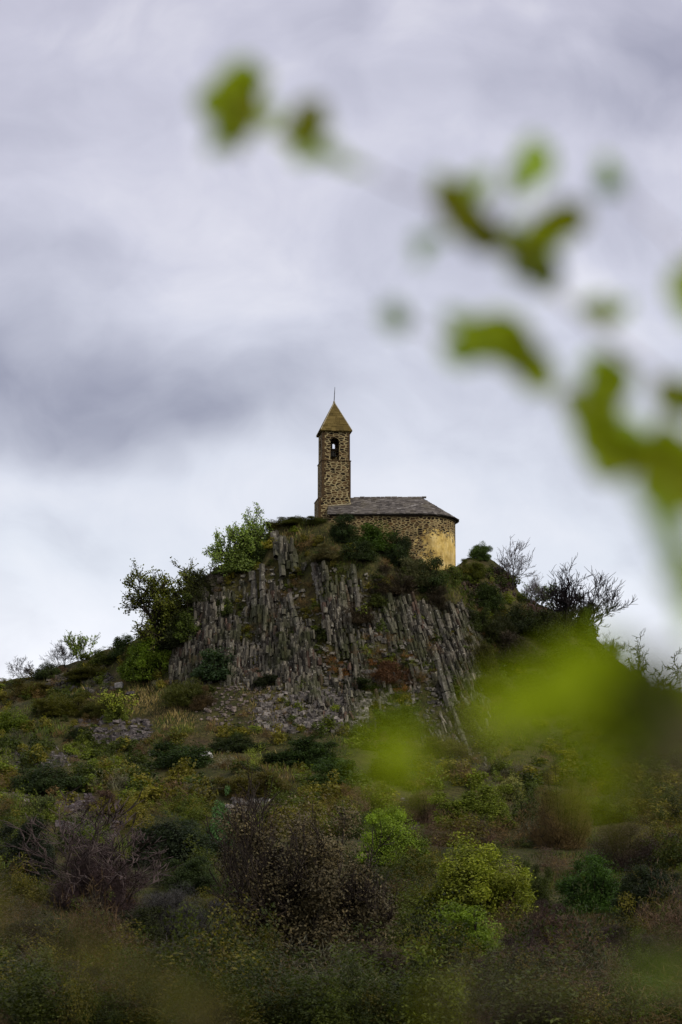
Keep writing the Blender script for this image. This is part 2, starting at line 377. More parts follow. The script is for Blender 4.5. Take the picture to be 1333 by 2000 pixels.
# ------------------------------------------------------------------ general shape builders
def unit(v): return v / np.maximum(np.linalg.norm(v, axis=-1, keepdims=True), 1e-9)
def leaf_quads(C, N, D, ln, wd, col):
    """diamond leaves: centre C, facing N, long axis D; sizes and colours per leaf"""
    D = unit(D - N * np.sum(D * N, 1, keepdims=True)); S = np.cross(N, D)
    ln = ln[:, None] / 2; wd = wd[:, None] / 2
    V = np.stack([C - D * ln, C + S * wd - D * ln * .1, C + D * ln, C - S * wd - D * ln * .1], 1).reshape(-1, 3)
    f = np.arange(len(C) * 4).reshape(-1, 4)
    return V, f, np.repeat(col, 4, 0)
def rnd_dirs(n): return unit(rng.normal(size=(n, 3)))
def tube(path, radii, sides=5):
    path = np.asarray(path, float); n = len(path)
    t = np.gradient(path, axis=0); t = unit(t)
    ref = np.where(np.abs(t[:, 2:3]) > .9, np.array([[1., 0, 0]]), np.array([[0, 0, 1.]]))
    u = unit(np.cross(t, ref)); v = np.cross(t, u)
    a = np.arange(sides) * 2 * math.pi / sides
    V = path[:, None] + np.asarray(radii)[:, None, None] * (np.cos(a)[None, :, None] * u[:, None] + np.sin(a)[None, :, None] * v[:, None])
    V = V.reshape(-1, 3); i = np.arange(n - 1)[:, None] * sides; j = np.arange(sides)[None]
    f = np.stack([i + j, i + (j + 1) % sides, i + sides + (j + 1) % sides, i + sides + j], -1).reshape(-1, 4)
    return V, f
class Acc:
    def __init__(s): s.V = []; s.F = {}; s.C = []; s.n = 0
    def add(s, V, f, col=None):
        V = np.asarray(V, float); f = np.asarray(f)
        s.V.append(V); s.F.setdefault(f.shape[1], []).append(f + s.n)
        s.C.append(np.broadcast_to(np.asarray(col if col is not None else (1, 1, 1), float), (len(V), 3))); s.n += len(V)
    def mesh(s, name, smooth=False):
        return np_mesh(name, np.concatenate(s.V), [np.concatenate(f) for f in s.F.values()], np.concatenate(s.C), smooth)
def rodrigues(v, ax, ang):
    c, s_ = math.cos(ang), math.sin(ang)
    return v * c + np.cross(ax, v) * s_ + ax * np.dot(ax, v) * (1 - c)
def grow(acc, tips, p, d, ln, r, lvl, par):
    n = 4; path = [p]; dd = d.copy()
    for i in range(n):
        dd = unit(dd + rng.normal(size=3) * par['wob'] + np.array([0, 0, par['up']])); path.append(path[-1] + dd * ln / n)
    rad = np.linspace(r, r * par['taper'], n + 1)
    V, f = tube(path, rad, 6 if lvl == par['lv'] else (4 if r > .02 else 3)); acc.add(V, f)
    if lvl <= 1:
        for k in range(1, n + 1): tips.append((path[k], dd))
    if lvl == 0: return
    kids = par['kids'][par['lv'] - lvl]
    for k in range(kids):
        tt = par['start'] + (1 - par['start']) * (k + rng.random()) / kids if lvl < par['lv'] else par['fork'] + (1 - par['fork']) * (k + rng.random() * .8) / kids
        i = min(int(tt * n), n - 1); q_ = path[i] + (path[i + 1] - path[i]) * (tt * n - i)
        ax_ = unit(np.cross(dd, rng.normal(size=3))); nd = rodrigues(dd, ax_, par['ang'] * (.6 + .7 * rng.random()))
        grow(acc, tips, q_, nd, ln * par['lr'] * (.7 + .5 * rng.random()), max(r * par['rr'] * (1 - .4 * tt), par['rmin']), lvl - 1, par)
def normalise(meshes_pts, w=1.0, h=1.0):
    allp = np.concatenate(meshes_pts); lo, hi = allp.min(0), allp.max(0)
    return lo, hi
def make_tree(stems=1, leaves=0, leaf=(.05, .03), spread=.35, **kw):
    """plant about 1 high and 1 wide: (wood mesh, leaf mesh or None)"""
    par = dict(wob=.13, up=.06, taper=.6, lv=4, kids=(6, 4, 4, 3), start=.25, fork=.35, ang=.75, lr=.62, rr=.6, rmin=.0022, len=.45, r=.03); par.update(kw)
    acc = Acc(); tips = []
    for s_ in range(stems):
        a = rng.random() * 6.283; d = unit(np.array([math.cos(a) * spread * (stems > 1), math.sin(a) * spread * (stems > 1), 1.]) + rng.normal(size=3) * .05)
        grow(acc, tips, np.array([math.cos(a), math.sin(a), 0]) * .03 * (stems > 1), d, par['len'], par['r'] / (1 + .3 * (stems - 1)), par['lv'], par)
    L = None
    tp = np.array([t_[0] for t_ in tips]); td = np.array([t_[1] for t_ in tips])
    allp = np.concatenate(acc.V); lo = np.percentile(allp, 1, axis=0); hi = np.percentile(allp, 99, axis=0); wd = max(hi[0] - lo[0], hi[1] - lo[1]); ht = hi[2]
    sc = np.array([1 / (hi[0] - lo[0]), 1 / (hi[1] - lo[1]), 1 / ht]); sh_ = np.array([(lo[0] + hi[0]) / 2, (lo[1] + hi[1]) / 2, 0]) * .8
    if leaves:
        k = rng.integers(0, len(tp), leaves)
        clump = rng.random(len(tp)) ** .8
        k = k[rng.random(leaves) < clump[k]]; n = len(k)
        Cc = (tp[k] - sh_) * sc + rng.normal(size=(n, 3)) * .022
        N = unit(rnd_dirs(n) + np.array([0, -.3, .8])); D = unit(td[k] + rnd_dirs(n))
        br = .65 + .7 * rng.random((n, 1)); yel = rng.random((n, 1)) * .3
        col = np.concatenate([br * (1 + yel), br * (1 + yel * .5), br], 1)
        s2 = .6 + .8 * rng.random(n)
        V, f, c = leaf_quads(Cc, N, D, leaf[0] * s2, leaf[1] * s2, col)
        L = np_mesh('crown_leaves', V, [f], c)
    wood = Acc()
    for V, c in zip(acc.V, acc.C): wood.V.append((V - sh_) * sc)
    wood.F = acc.F; wood.C = acc.C
    return wood.mesh('branches', True), L
def lobes(n, rmin=.075, rmax=.14):
    """centres and radii of the clumps in a lopsided dome about 1 wide and 1 high"""
    ph = rng.random(4) * 6.283; out = []
    for i in range(n):
        d = rnd_dirs(1)[0]; d[2] = abs(d[2]); a = math.atan2(d[1], d[0])
        m_ = 1 + .16 * math.sin(2 * a + ph[0]) + .13 * math.sin(3 * a + ph[1]) + .12 * math.sin(5 * a + ph[2]) - .10 * (d[2] > .8) * math.sin(ph[3])
        q = rng.uniform(.45, 1.0) * m_; r = rng.uniform(rmin, rmax)
        out.append((d[0] * .40 * q, d[1] * .40 * q, .05 + d[2] * .80 * q, r))
    return np.array(out)
def make_shrub(kind, n, leaf, nl=12, rmin=.075, rmax=.14, loose=.7, raw=False):
    """(stems mesh, foliage mesh) of a rounded shrub"""
    lb = lobes(nl, rmin, rmax); acc = Acc()
    for (x, y, z, r) in lb:
        b = np.array([rng.normal() * .03, rng.normal() * .03, -.05]); e = np.array([x, y, z]); mid = (b + e) / 2 + np.array([x * .2, y * .2, -.02])
        pts = [b, (b + mid) / 2, mid, (mid + e) / 2, e]; V, f = tube(pts, np.linspace(.013, .004, 5), 4); acc.add(V, f)
        for k in range(5):
            d = rnd_dirs(1)[0]; d[2] = abs(d[2]); V, f = tube([e, e + d * r * .6, e + d * r * 1.25 + np.array([0, 0, .02])], [.004, .003, .0012], 3); acc.add(V, f)
    w_ = lb[:, 3] ** 2; k = rng.choice(len(lb), n, p=w_ / w_.sum())
    d = rnd_dirs(n)
    rad = lb[k, 3] * (.45 + .6 * rng.random(n) ** .5) * (1 + .25 * rng.normal(size=n) * (rng.random(n) < .15))
    Cc = lb[k, :3] + d * rad[:, None]
    fil = rng.random(n) < .30; nf = fil.sum(); dh = rnd_dirs(nf); dh[:, 2] = np.abs(dh[:, 2])
    wob_ = 1 + .15 * np.sin(4 * dh[:, 0] + 3 * dh[:, 1]) ; Cc[fil] = dh * (rng.random((nf, 1)) ** .4 * wob_[:, None]) * np.array([.41, .41, .84]); d[fil] = dh
    Cc += rng.normal(size=(n, 3)) * .012
    # skirts near the ground
    Cc[:, 2] = np.maximum(Cc[:, 2], .01 + .05 * rng.random(n))
    s2 = .6 + .8 * rng.random(n); lobe_b = (.72 + .56 * rng.random(len(lb)))[k][:, None]
    lobe_b = lobe_b ** 1.5
    br = lobe_b * (.78 + .44 * rng.random((n, 1))); yel = rng.random((n, 1)) * .35
    col = np.concatenate([br * (1 + yel), br * (1 + yel * .45), br], 1)
    if kind == 'leafy':
        N = unit(d * .6 + rnd_dirs(n) * .8 + np.array([0, 0, .5])); D = rnd_dirs(n)
        V, f, c = leaf_quads(Cc, N, D, leaf[0] * s2, leaf[1] * s2, col)
    else:                                                       # twiggy: fine upright sprays
        D = unit(d * .6 + np.array([0, 0, .45]) + rnd_dirs(n) * loose); N = unit(np.cross(D, rnd_dirs(n)))
        V, f, c = leaf_quads(Cc, N, D, leaf[0] * s2, leaf[1] * (.6 + .8 * rng.random(n)), col)
    if raw: return V, f, c
    return acc.mesh('stems', True), np_mesh('foliage', V, [f], c)

# ------------------------------------------------------------------ the chapel
chapel_Y = 203.0
C0 = P(822, 1005, 203.0)                                        # centre of the apse
zE = P(800, 1003.5, 199.9).z; zR = P(822, 972, 203.0).z; zB = P(890, 1122, 203).z - .6
chapel = empty('chapel', (C0.x, C0.y, zB), R(-1.5))
tag(chapel, 'small old stone chapel with slate roof, yellow apse and square bell tower on the hilltop', 'chapel')
hE, hR = zE - zB, zR - zB; RW, RE = 2.98, 3.22; XL = -7.75
def uvmesh(name, quads, uvs):
    V = []; Fc = []
    for qd in quads: Fc.append(list(range(len(V), len(V) + len(qd)))); V += [tuple(p) for p in qd]
    me = bpy.data.meshes.new(name); me.from_pydata(V, [], Fc); uvl = me.uv_layers.new(name='UVMap'); i = 0
    for u in uvs:
        for p in u: uvl.data[i].uv = p; i += 1
    me.update(); return me
# nave and apse wall: front wall, half round apse, back wall, gable; with thickness
out = [(XL, -RW)] + [(x, -RW) for x in np.linspace(XL + 1.3, -.6, 6)]
out += [(RW * math.sin(a), -RW * math.cos(a)) for a in np.linspace(0, math.pi, 25)] + [(XL, RW)]
quads = []; uvs = []; s = 0; prev = out[0]
def sag(x): return -.10 * max(0, min(1, (x - XL) / 11)) + .05 * math.sin(x * 1.3)
for p in out[1:]:
    l = math.hypot(p[0] - prev[0], p[1] - prev[1]); dz0, dz1 = sag(prev[0]), sag(p[0])
    quads.append([(prev[0], prev[1], 0), (p[0], p[1], 0), (p[0], p[1], hE + dz1 - .03), (prev[0], prev[1], hE + dz0 - .03)])
    uvs.append([(s, 0), (s + l, 0), (s + l, hE), (s, hE)]); s += l; prev = p
quads.append([(XL, RW, 0), (XL, -RW, 0), (XL, -RW, hE - .03), (XL, 0, hR - .1), (XL, RW, hE - .03)]); uvs.append([(0, 0), (2 * RW, 0), (2 * RW, hE), (RW, hR), (0, hE)])
me = uvmesh('wall', quads, uvs); wall = link('wall', me, 'nave_masonry', chapel)
# cornice course under the eaves
acc = Acc()
for (x0, y0), (x1, y1) in zip(out[:-2], out[1:-1]):
    k = 1.03 if x0 > -.5 else 1; z0 = hE - .14 + sag(x0); z1 = hE - .14 + sag(x1)
    o = .07
    def off(x, y):
        if x > 0: n_ = np.array([x, y]) / max(math.hypot(x, y), 1e-6)
        else: n_ = np.array([0, -1 if y < 0 else 1])
        return np.array([x, y]) + n_ * o
    a_, b_ = off(x0, y0), off(x1, y1)
    V = [(x0, y0, z0), (a_[0], a_[1], z0), (a_[0], a_[1], z0 + .13), (x0, y0, z0 + .13), (x1, y1, z1), (b_[0], b_[1], z1), (b_[0], b_[1], z1 + .13), (x1, y1, z1 + .13)]
    acc.add(V, [(0, 1, 5, 4), (1, 2, 6, 5), (2, 3, 7, 6), (0, 3, 2, 1), (4, 5, 6, 7)])
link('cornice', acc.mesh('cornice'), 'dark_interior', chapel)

def slates(acc, O, U, V_, Nn, width_at, vlen, row=.2, sw=(.22, .42), lenk=1.5, th=.028, jit=.25):
    """stone slates laid in rows on a roof plane: O eave origin, U along the eave, V_ up the slope"""
    O, U, V_, Nn = [np.array(a_, float) for a_ in (O, U, V_, Nn)]; v = -.06
    while v < vlen:
        a0, a1 = width_at(max(v, 0)); b0, b1 = width_at(min(v + row * lenk, vlen)); x = a0 - rng.random() * .1; ro = .012 * rng.normal()
        while x < a1:
            wd = sw[0] + (sw[1] - sw[0]) * rng.random(); xe = min(x + wd, a1 + .02)
            if xe - x > .04:
                tx0 = min(max(x, b0), b1); tx1 = min(max(xe - .012, b0), b1)
                lift = .045 + .012 * rng.normal(); vv = v + rng.normal() * .015; t1 = min(vv + row * lenk, vlen)
                bot = [O + U * x + V_ * vv + Nn * (lift - th), O + U * (xe - .012) + V_ * vv + Nn * (lift - th + rng.normal() * .006)]
                top = [O + U * tx1 + V_ * t1 + Nn * .004, O + U * tx0 + V_ * t1 + Nn * .004]
                lowr = bot + top; upr = [p + Nn * th for p in lowr]
                c = min(max(.5 + jit * rng.normal(), 0), 1)
                acc.add(lowr + upr, [(0, 1, 5, 4), (1, 2, 6, 5), (2, 3, 7, 6), (3, 0, 4, 7), (4, 5, 6, 7), (3, 2, 1, 0)], (c, c, c))
            x = xe
        v += row
acc = Acc(); rise = hR - hE; XR = .05
for sgn in (-1, 1):                                             # two straight slopes
    sl = math.hypot(RE, rise); U = np.array([1, 0, 0]); V_ = np.array([0, -sgn * RE, rise]) / sl; Nn = np.cross(U, V_) * (1 if sgn < 0 else -1); Nn = Nn / np.linalg.norm(Nn)
    slates(acc, (XL - .12, sgn * RE, hE), U, V_, Nn, lambda v: (0, -XL + .12 + XR), sl)
    # underlay: eave to ridge
    p0 = np.array([XL - .12, sgn * RE, hE]); p1 = np.array([XR, sgn * RE, hE]); p2 = np.array([XR, 0, hR]); p3 = np.array([XL - .12, 0, hR]); d = np.array([0, 0, -.07])
    acc.add([p0, p1, p2, p3, p0 + d, p1 + d, p2 + d, p3 + d], [(0, 1, 2, 3), (4, 5, 6, 7), (0, 1, 5, 4), (0, 3, 7, 4)], (.3, .3, .3))
ns = 9
for i in range(ns):                                             # conical end over the apse
    a0 = math.pi * i / ns; a1 = math.pi * (i + 1) / ns
    p0 = np.array([RE * math.sin(a0) + XR, -RE * math.cos(a0), hE - .10 * (i + .5) / ns]); p1 = np.array([RE * math.sin(a1) + XR, -RE * math.cos(a1), hE - .10 * (i + .5) / ns])
    ap = np.array([XR, 0, hR]); U = p1 - p0; wl = np.linalg.norm(U); U = U / wl; mid = (p0 + p1) / 2; V_ = ap - mid; vl = np.linalg.norm(V_); V_ = V_ / vl; Nn = np.cross(U, V_)
    slates(acc, p0, U, V_, Nn, lambda v, wl=wl, vl=vl: (wl / 2 * v / vl, wl - wl / 2 * v / vl), vl)
    d = np.array([0, 0, -.07]); acc.add([p0, p1, ap, p0 + d, p1 + d, ap + d], [(0, 1, 4, 3)], (.3, .3, .3)); acc.add([p0, p1, ap, p0 + d, p1 + d, ap + d], [(0, 1, 2), (5, 4, 3)], (.3, .3, .3))
roof = link('roof', acc.mesh('roof'), 'stone_slate', chapel)
acc = Acc(); x = XL + 2.0
while x < .15:                                                  # ridge stones
    l = .35 + .2 * rng.random(); z = hR + .05 + .015 * rng.normal()
    V = [(xx, yy_, zz) for xx in (x, x + l - .02) for yy_, zz in ((-.16, z - .05), (0, z + .05), (.16, z - .05), (.16, z - .10), (-.16, z - .10))]
    c = .55 + .2 * rng.normal(); acc.add(V, [(0, 1, 6, 5), (1, 2, 7, 6), (2, 3, 8, 7), (4, 0, 5, 9)], (c,) * 3); x += l
link('ridge', acc.mesh('ridge_stones'), 'stone_slate', roof)

# bell tower
TH = R(10.0)
# front-left corner of the middle stage in the photograph: column 623.5, row 972
def tz(py): return P(650, py, 201.4).z - zB
pxm = 4700 / 204.5; TW = 2.50
front = P(658.0, 930, 201.35)
tower = empty('bell_tower_root', (0, 0, 0)); bpy.data.objects.remove(tower)
TWX = front.x - C0.x; TWY = front.y - C0.y
def boxq(x0, x1, y0, y1, z0, z1, sides='fblrtu'):
    qs, us = [], []
    def a_(s_, qd, u): 
        if s_ in sides: qs.append(qd); us.append(u)
    a_('f', [(x0, y0, z0), (x1, y0, z0), (x1, y0, z1), (x0, y0, z1)], [(x0, z0), (x1, z0), (x1, z1), (x0, z1)])
    a_('b', [(x1, y1, z0), (x0, y1, z0), (x0, y1, z1), (x1, y1, z1)], [(x1 + 9, z0), (x0 + 9, z0), (x0 + 9, z1), (x1 + 9, z1)])
    a_('l', [(x0, y1, z0), (x0, y0, z0), (x0, y0, z1), (x0, y1, z1)], [(y1 + 5, z0), (y0 + 5, z0), (y0 + 5, z1), (y1 + 5, z1)])
    a_('r', [(x1, y0, z0), (x1, y1, z0), (x1, y1, z1), (x1, y0, z1)], [(y0 + 15, z0), (y1 + 15, z0), (y1 + 15, z1), (y0 + 15, z1)])
    a_('t', [(x0, y0, z1), (x1, y0, z1), (x1, y1, z1), (x0, y1, z1)], [(x0, y0), (x1, y0), (x1, y1), (x0, y1)])
    a_('u', [(x0, y1, z0), (x1, y1, z0), (x1, y0, z0), (x0, y0, z0)], [(x0, y1), (x1, y1), (x1, y0), (x0, y0)])
    return qs, us
def arch_panel(x0, x1, z0, z1, cx, ow, zs, zt, y0, th, tf, uo):
    """a wall panel with a round-headed opening; tf maps local (x, y, z) to the tower"""
    r = ow / 2; zsp = zt - r; qs, us = [], []
    def add(pts, u=None): qs.append([tf(*p) for p in pts]); us.append(u or [(p[0] + uo, p[2]) for p in pts])
    arc = [(cx - r * math.cos(math.pi * i / 10), zsp + r * math.sin(math.pi * i / 10)) for i in range(11)]
    for y, fl in ((y0, False), (y0 + th, True)):
        def fa(pts): pts = [(p[0], y, p[1]) for p in pts]; add(pts[::-1] if fl else pts)
        fa([(x0, z0), (cx - r, z0), (cx - r, z1), (x0, z1)]); fa([(cx + r, z0), (x1, z0), (x1, z1), (cx + r, z1)])
        if zs > z0: fa([(cx - r, z0), (cx + r, z0), (cx + r, zs), (cx - r, zs)])
        for a_, b_ in zip(arc[:-1], arc[1:]): fa([a_, b_, (b_[0], z1), (a_[0], z1)])
    edge = [(cx - r, zs)] + arc + [(cx + r, zs)]
    for a_, b_ in zip(edge, edge[1:] + edge[:1]):
        add([(a_[0], y0, a_[1]), (a_[0], y0 + th, a_[1]), (b_[0], y0 + th, b_[1]), (b_[0], y0, b_[1])], [(0 + uo, a_[1]), (th + uo, a_[1]), (th + uo, b_[1]), (uo, b_[1])])
    return qs, us
tw = empty('bell_tower', (TWX, TWY, 0), TH); tw.parent = chapel
h = TW / 2
zb0, zb1, zb2, zb3 = 0, tz(972), tz(898), tz(842)
Q, Us = [], []
def addq(r_): Q.extend(r_[0]); Us.extend(r_[1])
addq(boxq(-h - .27, h - .02, .02, TW + .1, 0, zb1, 'fblrt'))
addq(boxq(-h, h, 0, TW, zb1 - .01, zb2, 'fblr'))
u_ = h - .055; y0 = .07; y1 = TW - .07; th = .42
addq(boxq(-h, h, 0, TW, zb2 - .01, zb2, 't'))
cxo = -.10; zt = tz(853.5); zs = tz(897)
addq(arch_panel(-u_, u_, zb2, zb3, cxo, .76, zs, zt, y0, th, lambda x, y, z: (x, y, z), 0))
addq(arch_panel(-u_, u_, zb2, zb3, .10, .26, zs + 1.25, zt - .05, 0, th, lambda x, y, z: (x, y1 - y, z), 20))
wy = (y1 - y0) - 2 * th
addq(arch_panel(-wy / 2, wy / 2, zb2, zb3, 0, .62, zs, zt, 0, th, lambda x, y, z: (u_ - y, (y0 + y1) / 2 + x, z), 30))
addq(arch_panel(-wy / 2, wy / 2, zb2, zb3, 0, .50, zs + .6, zt, 0, th, lambda x, y, z: (-u_ + y, (y0 + y1) / 2 - x, z), 40))
for sx0, sx1 in ((-u_, -u_ + th), (u_ - th, u_)):               # outer faces of the piers on the sides
    xx = -u_ if sx0 < 0 else u_
    for ya, yb in ((y0, y0 + th), (y1 - th, y1)):
        Q.append([(xx, ya, zb2), (xx, yb, zb2), (xx, yb, zb3), (xx, ya, zb3)]); Us.append([(ya + 50, zb2), (yb + 50, zb2), (yb + 50, zb3), (ya + 50, zb3)])
link('masonry', uvmesh('tower_wall', Q, Us), 'tower_masonry', tw)
# rust-brown corner stones
acc = Acc()
def block(x0, x1, y0_, y1_, z0, z1):
    V = [(x, y, z) for z in (z0, z1) for x, y in ((x0, y0_), (x1, y0_), (x1, y1_), (x0, y1_))]
    acc.add(V, [(0, 1, 5, 4), (1, 2, 6, 5), (2, 3, 7, 6), (3, 0, 4, 7), (4, 5, 6, 7), (3, 2, 1, 0)])
for (zA, zB_, xl, yf, xr) in ((zb1 + .02, zb2 - .03, -h, 0, h), (zb2 + .02, zb3 - .15, -u_, y0, u_), (zb0 + 1.5, zb1 - .03, -h - .27, .02, None)):
    for right_side in (False, True):
        if right_side and xr is None: continue
        acc = Acc(); z = zA; k = 0
        while z < zB_ - .1:
            hh = .17 + .12 * rng.random(); l = .18 + .16 * (k % 2) + .05 * rng.random(); z1_ = min(z + hh, zB_)
            if not right_side: block(xl - .012, xl + l, yf - .012, yf + .34 - .14 * (k % 2), z, z1_)
            else: block(xr - l * .6, xr + .012, yf - .012, yf + .3 - .1 * (k % 2), z, z1_)
            z = z1_; k += 1
        link('corner_stones', acc.mesh('corner_stones'), 'rust_stone', tw)
# ledges between the stages
acc = Acc(); block(-h - .05, h + .05, -.05, 0.0, zb2 - .07, zb2 + .002); block(h, h + .05, 0, TW, zb2 - .07, zb2 + .002); block(-h - .05, -h, 0, TW, zb2 - .07, zb2 + .002)
link('ledge', acc.mesh('ledge'), 'rust_stone', tw); acc = Acc()
block(-h - .30, -h, -.0, TW + .1, zb1 - .05, zb1 + .02)
link('ledge', acc.mesh('ledge'), 'rust_stone', tw)
# mortar flashing where the roof meets the tower
acc = Acc()
zf = hE + rise * (RE + TWY) / RE
def roofz(x, y):                                                # roof height at a tower-local point
    wx = TWX + x * math.cos(TH) - y * math.sin(TH); wy_ = TWY + x * math.sin(TH) + y * math.cos(TH)
    return hE + rise * (RE - abs(wy_)) / RE
fl = [(-h * .55, -.05), (h + .03, -.05), (h + .05, 1.75)]
for (xa, ya), (xb, yb) in zip(fl[:-1], fl[1:]):
    pa, pb = np.array([xa, ya, roofz(xa, ya) + .08]), np.array([xb, yb, roofz(xb, yb) + .08])
    V, f = tube([pa, (pa + pb) / 2, pb], [.075] * 3, 5); acc.add(V, f)
link('flashing', acc.mesh('flashing'), 'pale_mortar', tw)
# pyramid roof of mossy slabs
acc = Acc(); eh = 1.34; zt0 = tz(840) ; apex = np.array([0, TW / 2, tz(784.5) + .22]); cen = np.array([0, TW / 2, 0])
corners = [np.array([sx1 * eh, TW / 2 + sy1 * eh, zt0]) for sx1, sy1 in ((-1, -1), (1, -1), (1, 1), (-1, 1))]
for i in range(4):
    p0, p1 = corners[i], corners[(i + 1) % 4]; U = p1 - p0; wl = np.linalg.norm(U); U = U / wl; mid = (p0 + p1) / 2; V_ = apex - mid; vl = np.linalg.norm(V_); V_ = V_ / vl; Nn = np.cross(U, V_)
    slates(acc, p0, U, V_, Nn, lambda v, wl=wl, vl=vl: (wl / 2 * v / vl, wl - wl / 2 * v / vl), vl, row=.24, sw=(.3, .6), jit=.18)
    d = np.array([0, 0, -.09])
    acc.add([p0, p1, p1 + d, p0 + d], [(0, 1, 2, 3)], (.5,) * 3); acc.add([p0, p1, apex], [(0, 1, 2)], (.5,) * 3)
acc.add([c + np.array([0, 0, -.09]) for c in corners], [(3, 2, 1, 0)], (.2,) * 3)
proof = link('spire_roof', acc.mesh('spire_roof'), 'mossy_slate', tw)
acc = Acc()
for c in corners:
    pts = [c + (apex - c) * k + np.array([0, 0, .045]) for k in np.linspace(0, 1, 8)]
    V, f = tube(pts, [.05 + .012 * rng.random() for _ in pts], 5); acc.add(V, f)
link('hip_ridge', acc.mesh('hip_ridges'), 'pale_mortar', proof)
acc = Acc(); V, f = tube([apex + np.array([0, 0, -.05]), apex + np.array([0, 0, .12]), apex + np.array([0, 0, .2])], [.10, .085, .03], 8); acc.add(V, f)
link('cap_stone', acc.mesh('cap_stone'), 'pale_mortar', proof)
# cross seen almost edge-on, leaning a little
acc = Acc(); b = apex + np.array([0, 0, .1]); ln = np.array([.07, 0, 1.32])
V, f = tube([b, b + ln * .5, b + ln], [.040, .034, .02], 5); acc.add(V, f)
m1 = b + ln * .60; e_ = np.array([.05, .28, 0]); V, f = tube([m1 - e_, m1, m1 + e_], [.016, .022, .016], 5); acc.add(V, f)
V, f = tube([m1 - np.array([0, 0, .06]), m1, m1 + np.array([0, 0, .06])], [.015, .045, .015], 6); acc.add(V, f)
link('cross', acc.mesh('cross'), 'wrought_iron', tw)
# bell with headstock: hangs inside the belfry
bx = empty('bell', (0, 0, 0)); M_ = Matrix.Translation(chapel.location) @ Matrix.Rotation(R(-1.5), 4, 'Z') @ Matrix.Translation((TWX, TWY, 0)) @ Matrix.Rotation(TH, 4, 'Z')
bx.location = M_ @ Vector((-.12, 1.05, zs + .45)); bx.rotation_euler = (0, 0, TH - R(1.5))
tag(bx, 'small dark bronze bell hanging in the arched opening of the bell tower', 'bell')
acc = Acc(); pr = [(.30, 0), (.285, .04), (.235, .14), (.20, .28), (.185, .42), (.15, .50), (.05, .54)]; sd_ = 16
V = [(r * math.cos(2 * math.pi * k / sd_), r * math.sin(2 * math.pi * k / sd_), z) for r, z in pr for k in range(sd_)]
acc.add(V, [(i * sd_ + k, i * sd_ + (k + 1) % sd_, (i + 1) * sd_ + (k + 1) % sd_, (i + 1) * sd_ + k) for i in range(len(pr) - 1) for k in range(sd_)])
acc.add(V[-sd_:], [tuple(range(sd_))]); link('bell_body', acc.mesh('bell_body', True), 'old_bronze', bx)
acc = Acc(); block(-.62, .62, -.08, .08, .54, .72); link('headstock', acc.mesh('headstock'), 'weathered_wood', bx)

# ------------------------------------------------------------------ the cliff of basalt columns
acc = Acc()
def lean(px): return np.interp(px, [330, 480, 620, 760, 860, 950], [2, 0, -5, -9, -15, -20])
def prism(base, up, length, r, col, sides=6, rot=0.0):
    a = rot + np.arange(sides) * 2 * math.pi / sides + rng.normal(size=sides) * .12
    u = unit(np.cross(up, np.array([0, 1., .01]))); v = np.cross(up, u)
    ring = (np.cos(a)[:, None] * u + np.sin(a)[:, None] * v) * r * (1 + .10 * rng.normal(size=(sides, 1)))
    tilt = rng.normal(size=2) * .25
    top = base + up * length + ring + up * (ring @ u * tilt[0] + ring @ v * tilt[1])[:, None]
    bot = base + ring * (1 + .05 * rng.normal())
    k = np.arange(sides)
    c = np.array(col)
    V = np.concatenate([bot, top]); f = np.stack([k, (k + 1) % sides, sides + (k + 1) % sides, sides + k], 1)
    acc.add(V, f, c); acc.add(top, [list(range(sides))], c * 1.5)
def cliff_ok(px, py):
    top = np.interp(px, [335, 380, 410, 520, 532, 545, 610, 700, 780, 860, 900, 955], [1235, 1150, 1120, 1105, 1040, 1040, 1100, 1118, 1165, 1180, 1180, 1230])
    bot = np.interp(px, [335, 400, 480, 560, 640, 720, 800, 880, 955], [1330, 1325, 1335, 1345, 1420, 1430, 1440, 1490, 1500])
    return (py > top) & (py < bot)
px = rng.uniform(335, 955, 14000); py = rng.uniform(1035, 1500, 14000); ok = cliff_ok(px, py)
px, py, pts = at_many(px[ok], py[ok])
gap = fnoise(px, py * .7, 60, 33, 3); but = fnoise(px + .25 * py, py * .35, 34, 61, 3)                            # earthy gaps between the groups of columns
for i in range(len(px)):
    if gap[i] < -.16 + .1 * (py[i] > 1330) : continue
    hol = max(math.exp(-(((px[i] - 775) / 100) ** 2 + ((py[i] - 1295) / 42) ** 2)), .8 * math.exp(-(((px[i] - 690) / 50) ** 2 + ((py[i] - 1255) / 40) ** 2)), .7 * math.exp(-(((px[i] - 560) / 30) ** 2 + ((py[i] - 1235) / 22) ** 2)), .7 * math.exp(-(((px[i] - 440) / 50) ** 2 + ((py[i] - 1205) / 20) ** 2)))
    if rng.random() < hol * 1.1 or (py[i] > 1350 and px[i] > 690 and rng.random() < .55): continue
    low_ = py[i] > 1345
    la = R(lean(px[i]) + rng.normal() * (3 if not low_ else 9)); up = unit(np.array([math.sin(la), .12 + .05 * rng.normal() + .25 * low_, math.cos(la)]))
    L = (rng.uniform(.4, 2.3) if not low_ else rng.uniform(.35, 1.3)); r = rng.uniform(.075, .20) * (.75 if low_ else 1)
    p = pts[i] + np.array([0, -rng.uniform(-.25, .45) - 1.6 * but[i], rng.uniform(-.2, .5)]) - up * L
    g_ = rng.random(); c = np.array([.15, .137, .108]) * (.22 + 1.35 * g_ ** 2) if rng.random() < .88 else np.array([.10, .066, .05]) * (.5 + .6 * g_)
    k = max(1, int(L / .6)); rot = rng.random() * 2
    for j in range(k):
        q_ = p + up * (L * j / k) + np.array([rng.normal(), rng.normal(), 0]) * .045
        prism(q_, up, L / k * .985, r * (1 + .04 * rng.normal()), c * (.9 + .2 * rng.random()), rng.choice([5, 6, 6]), rot)
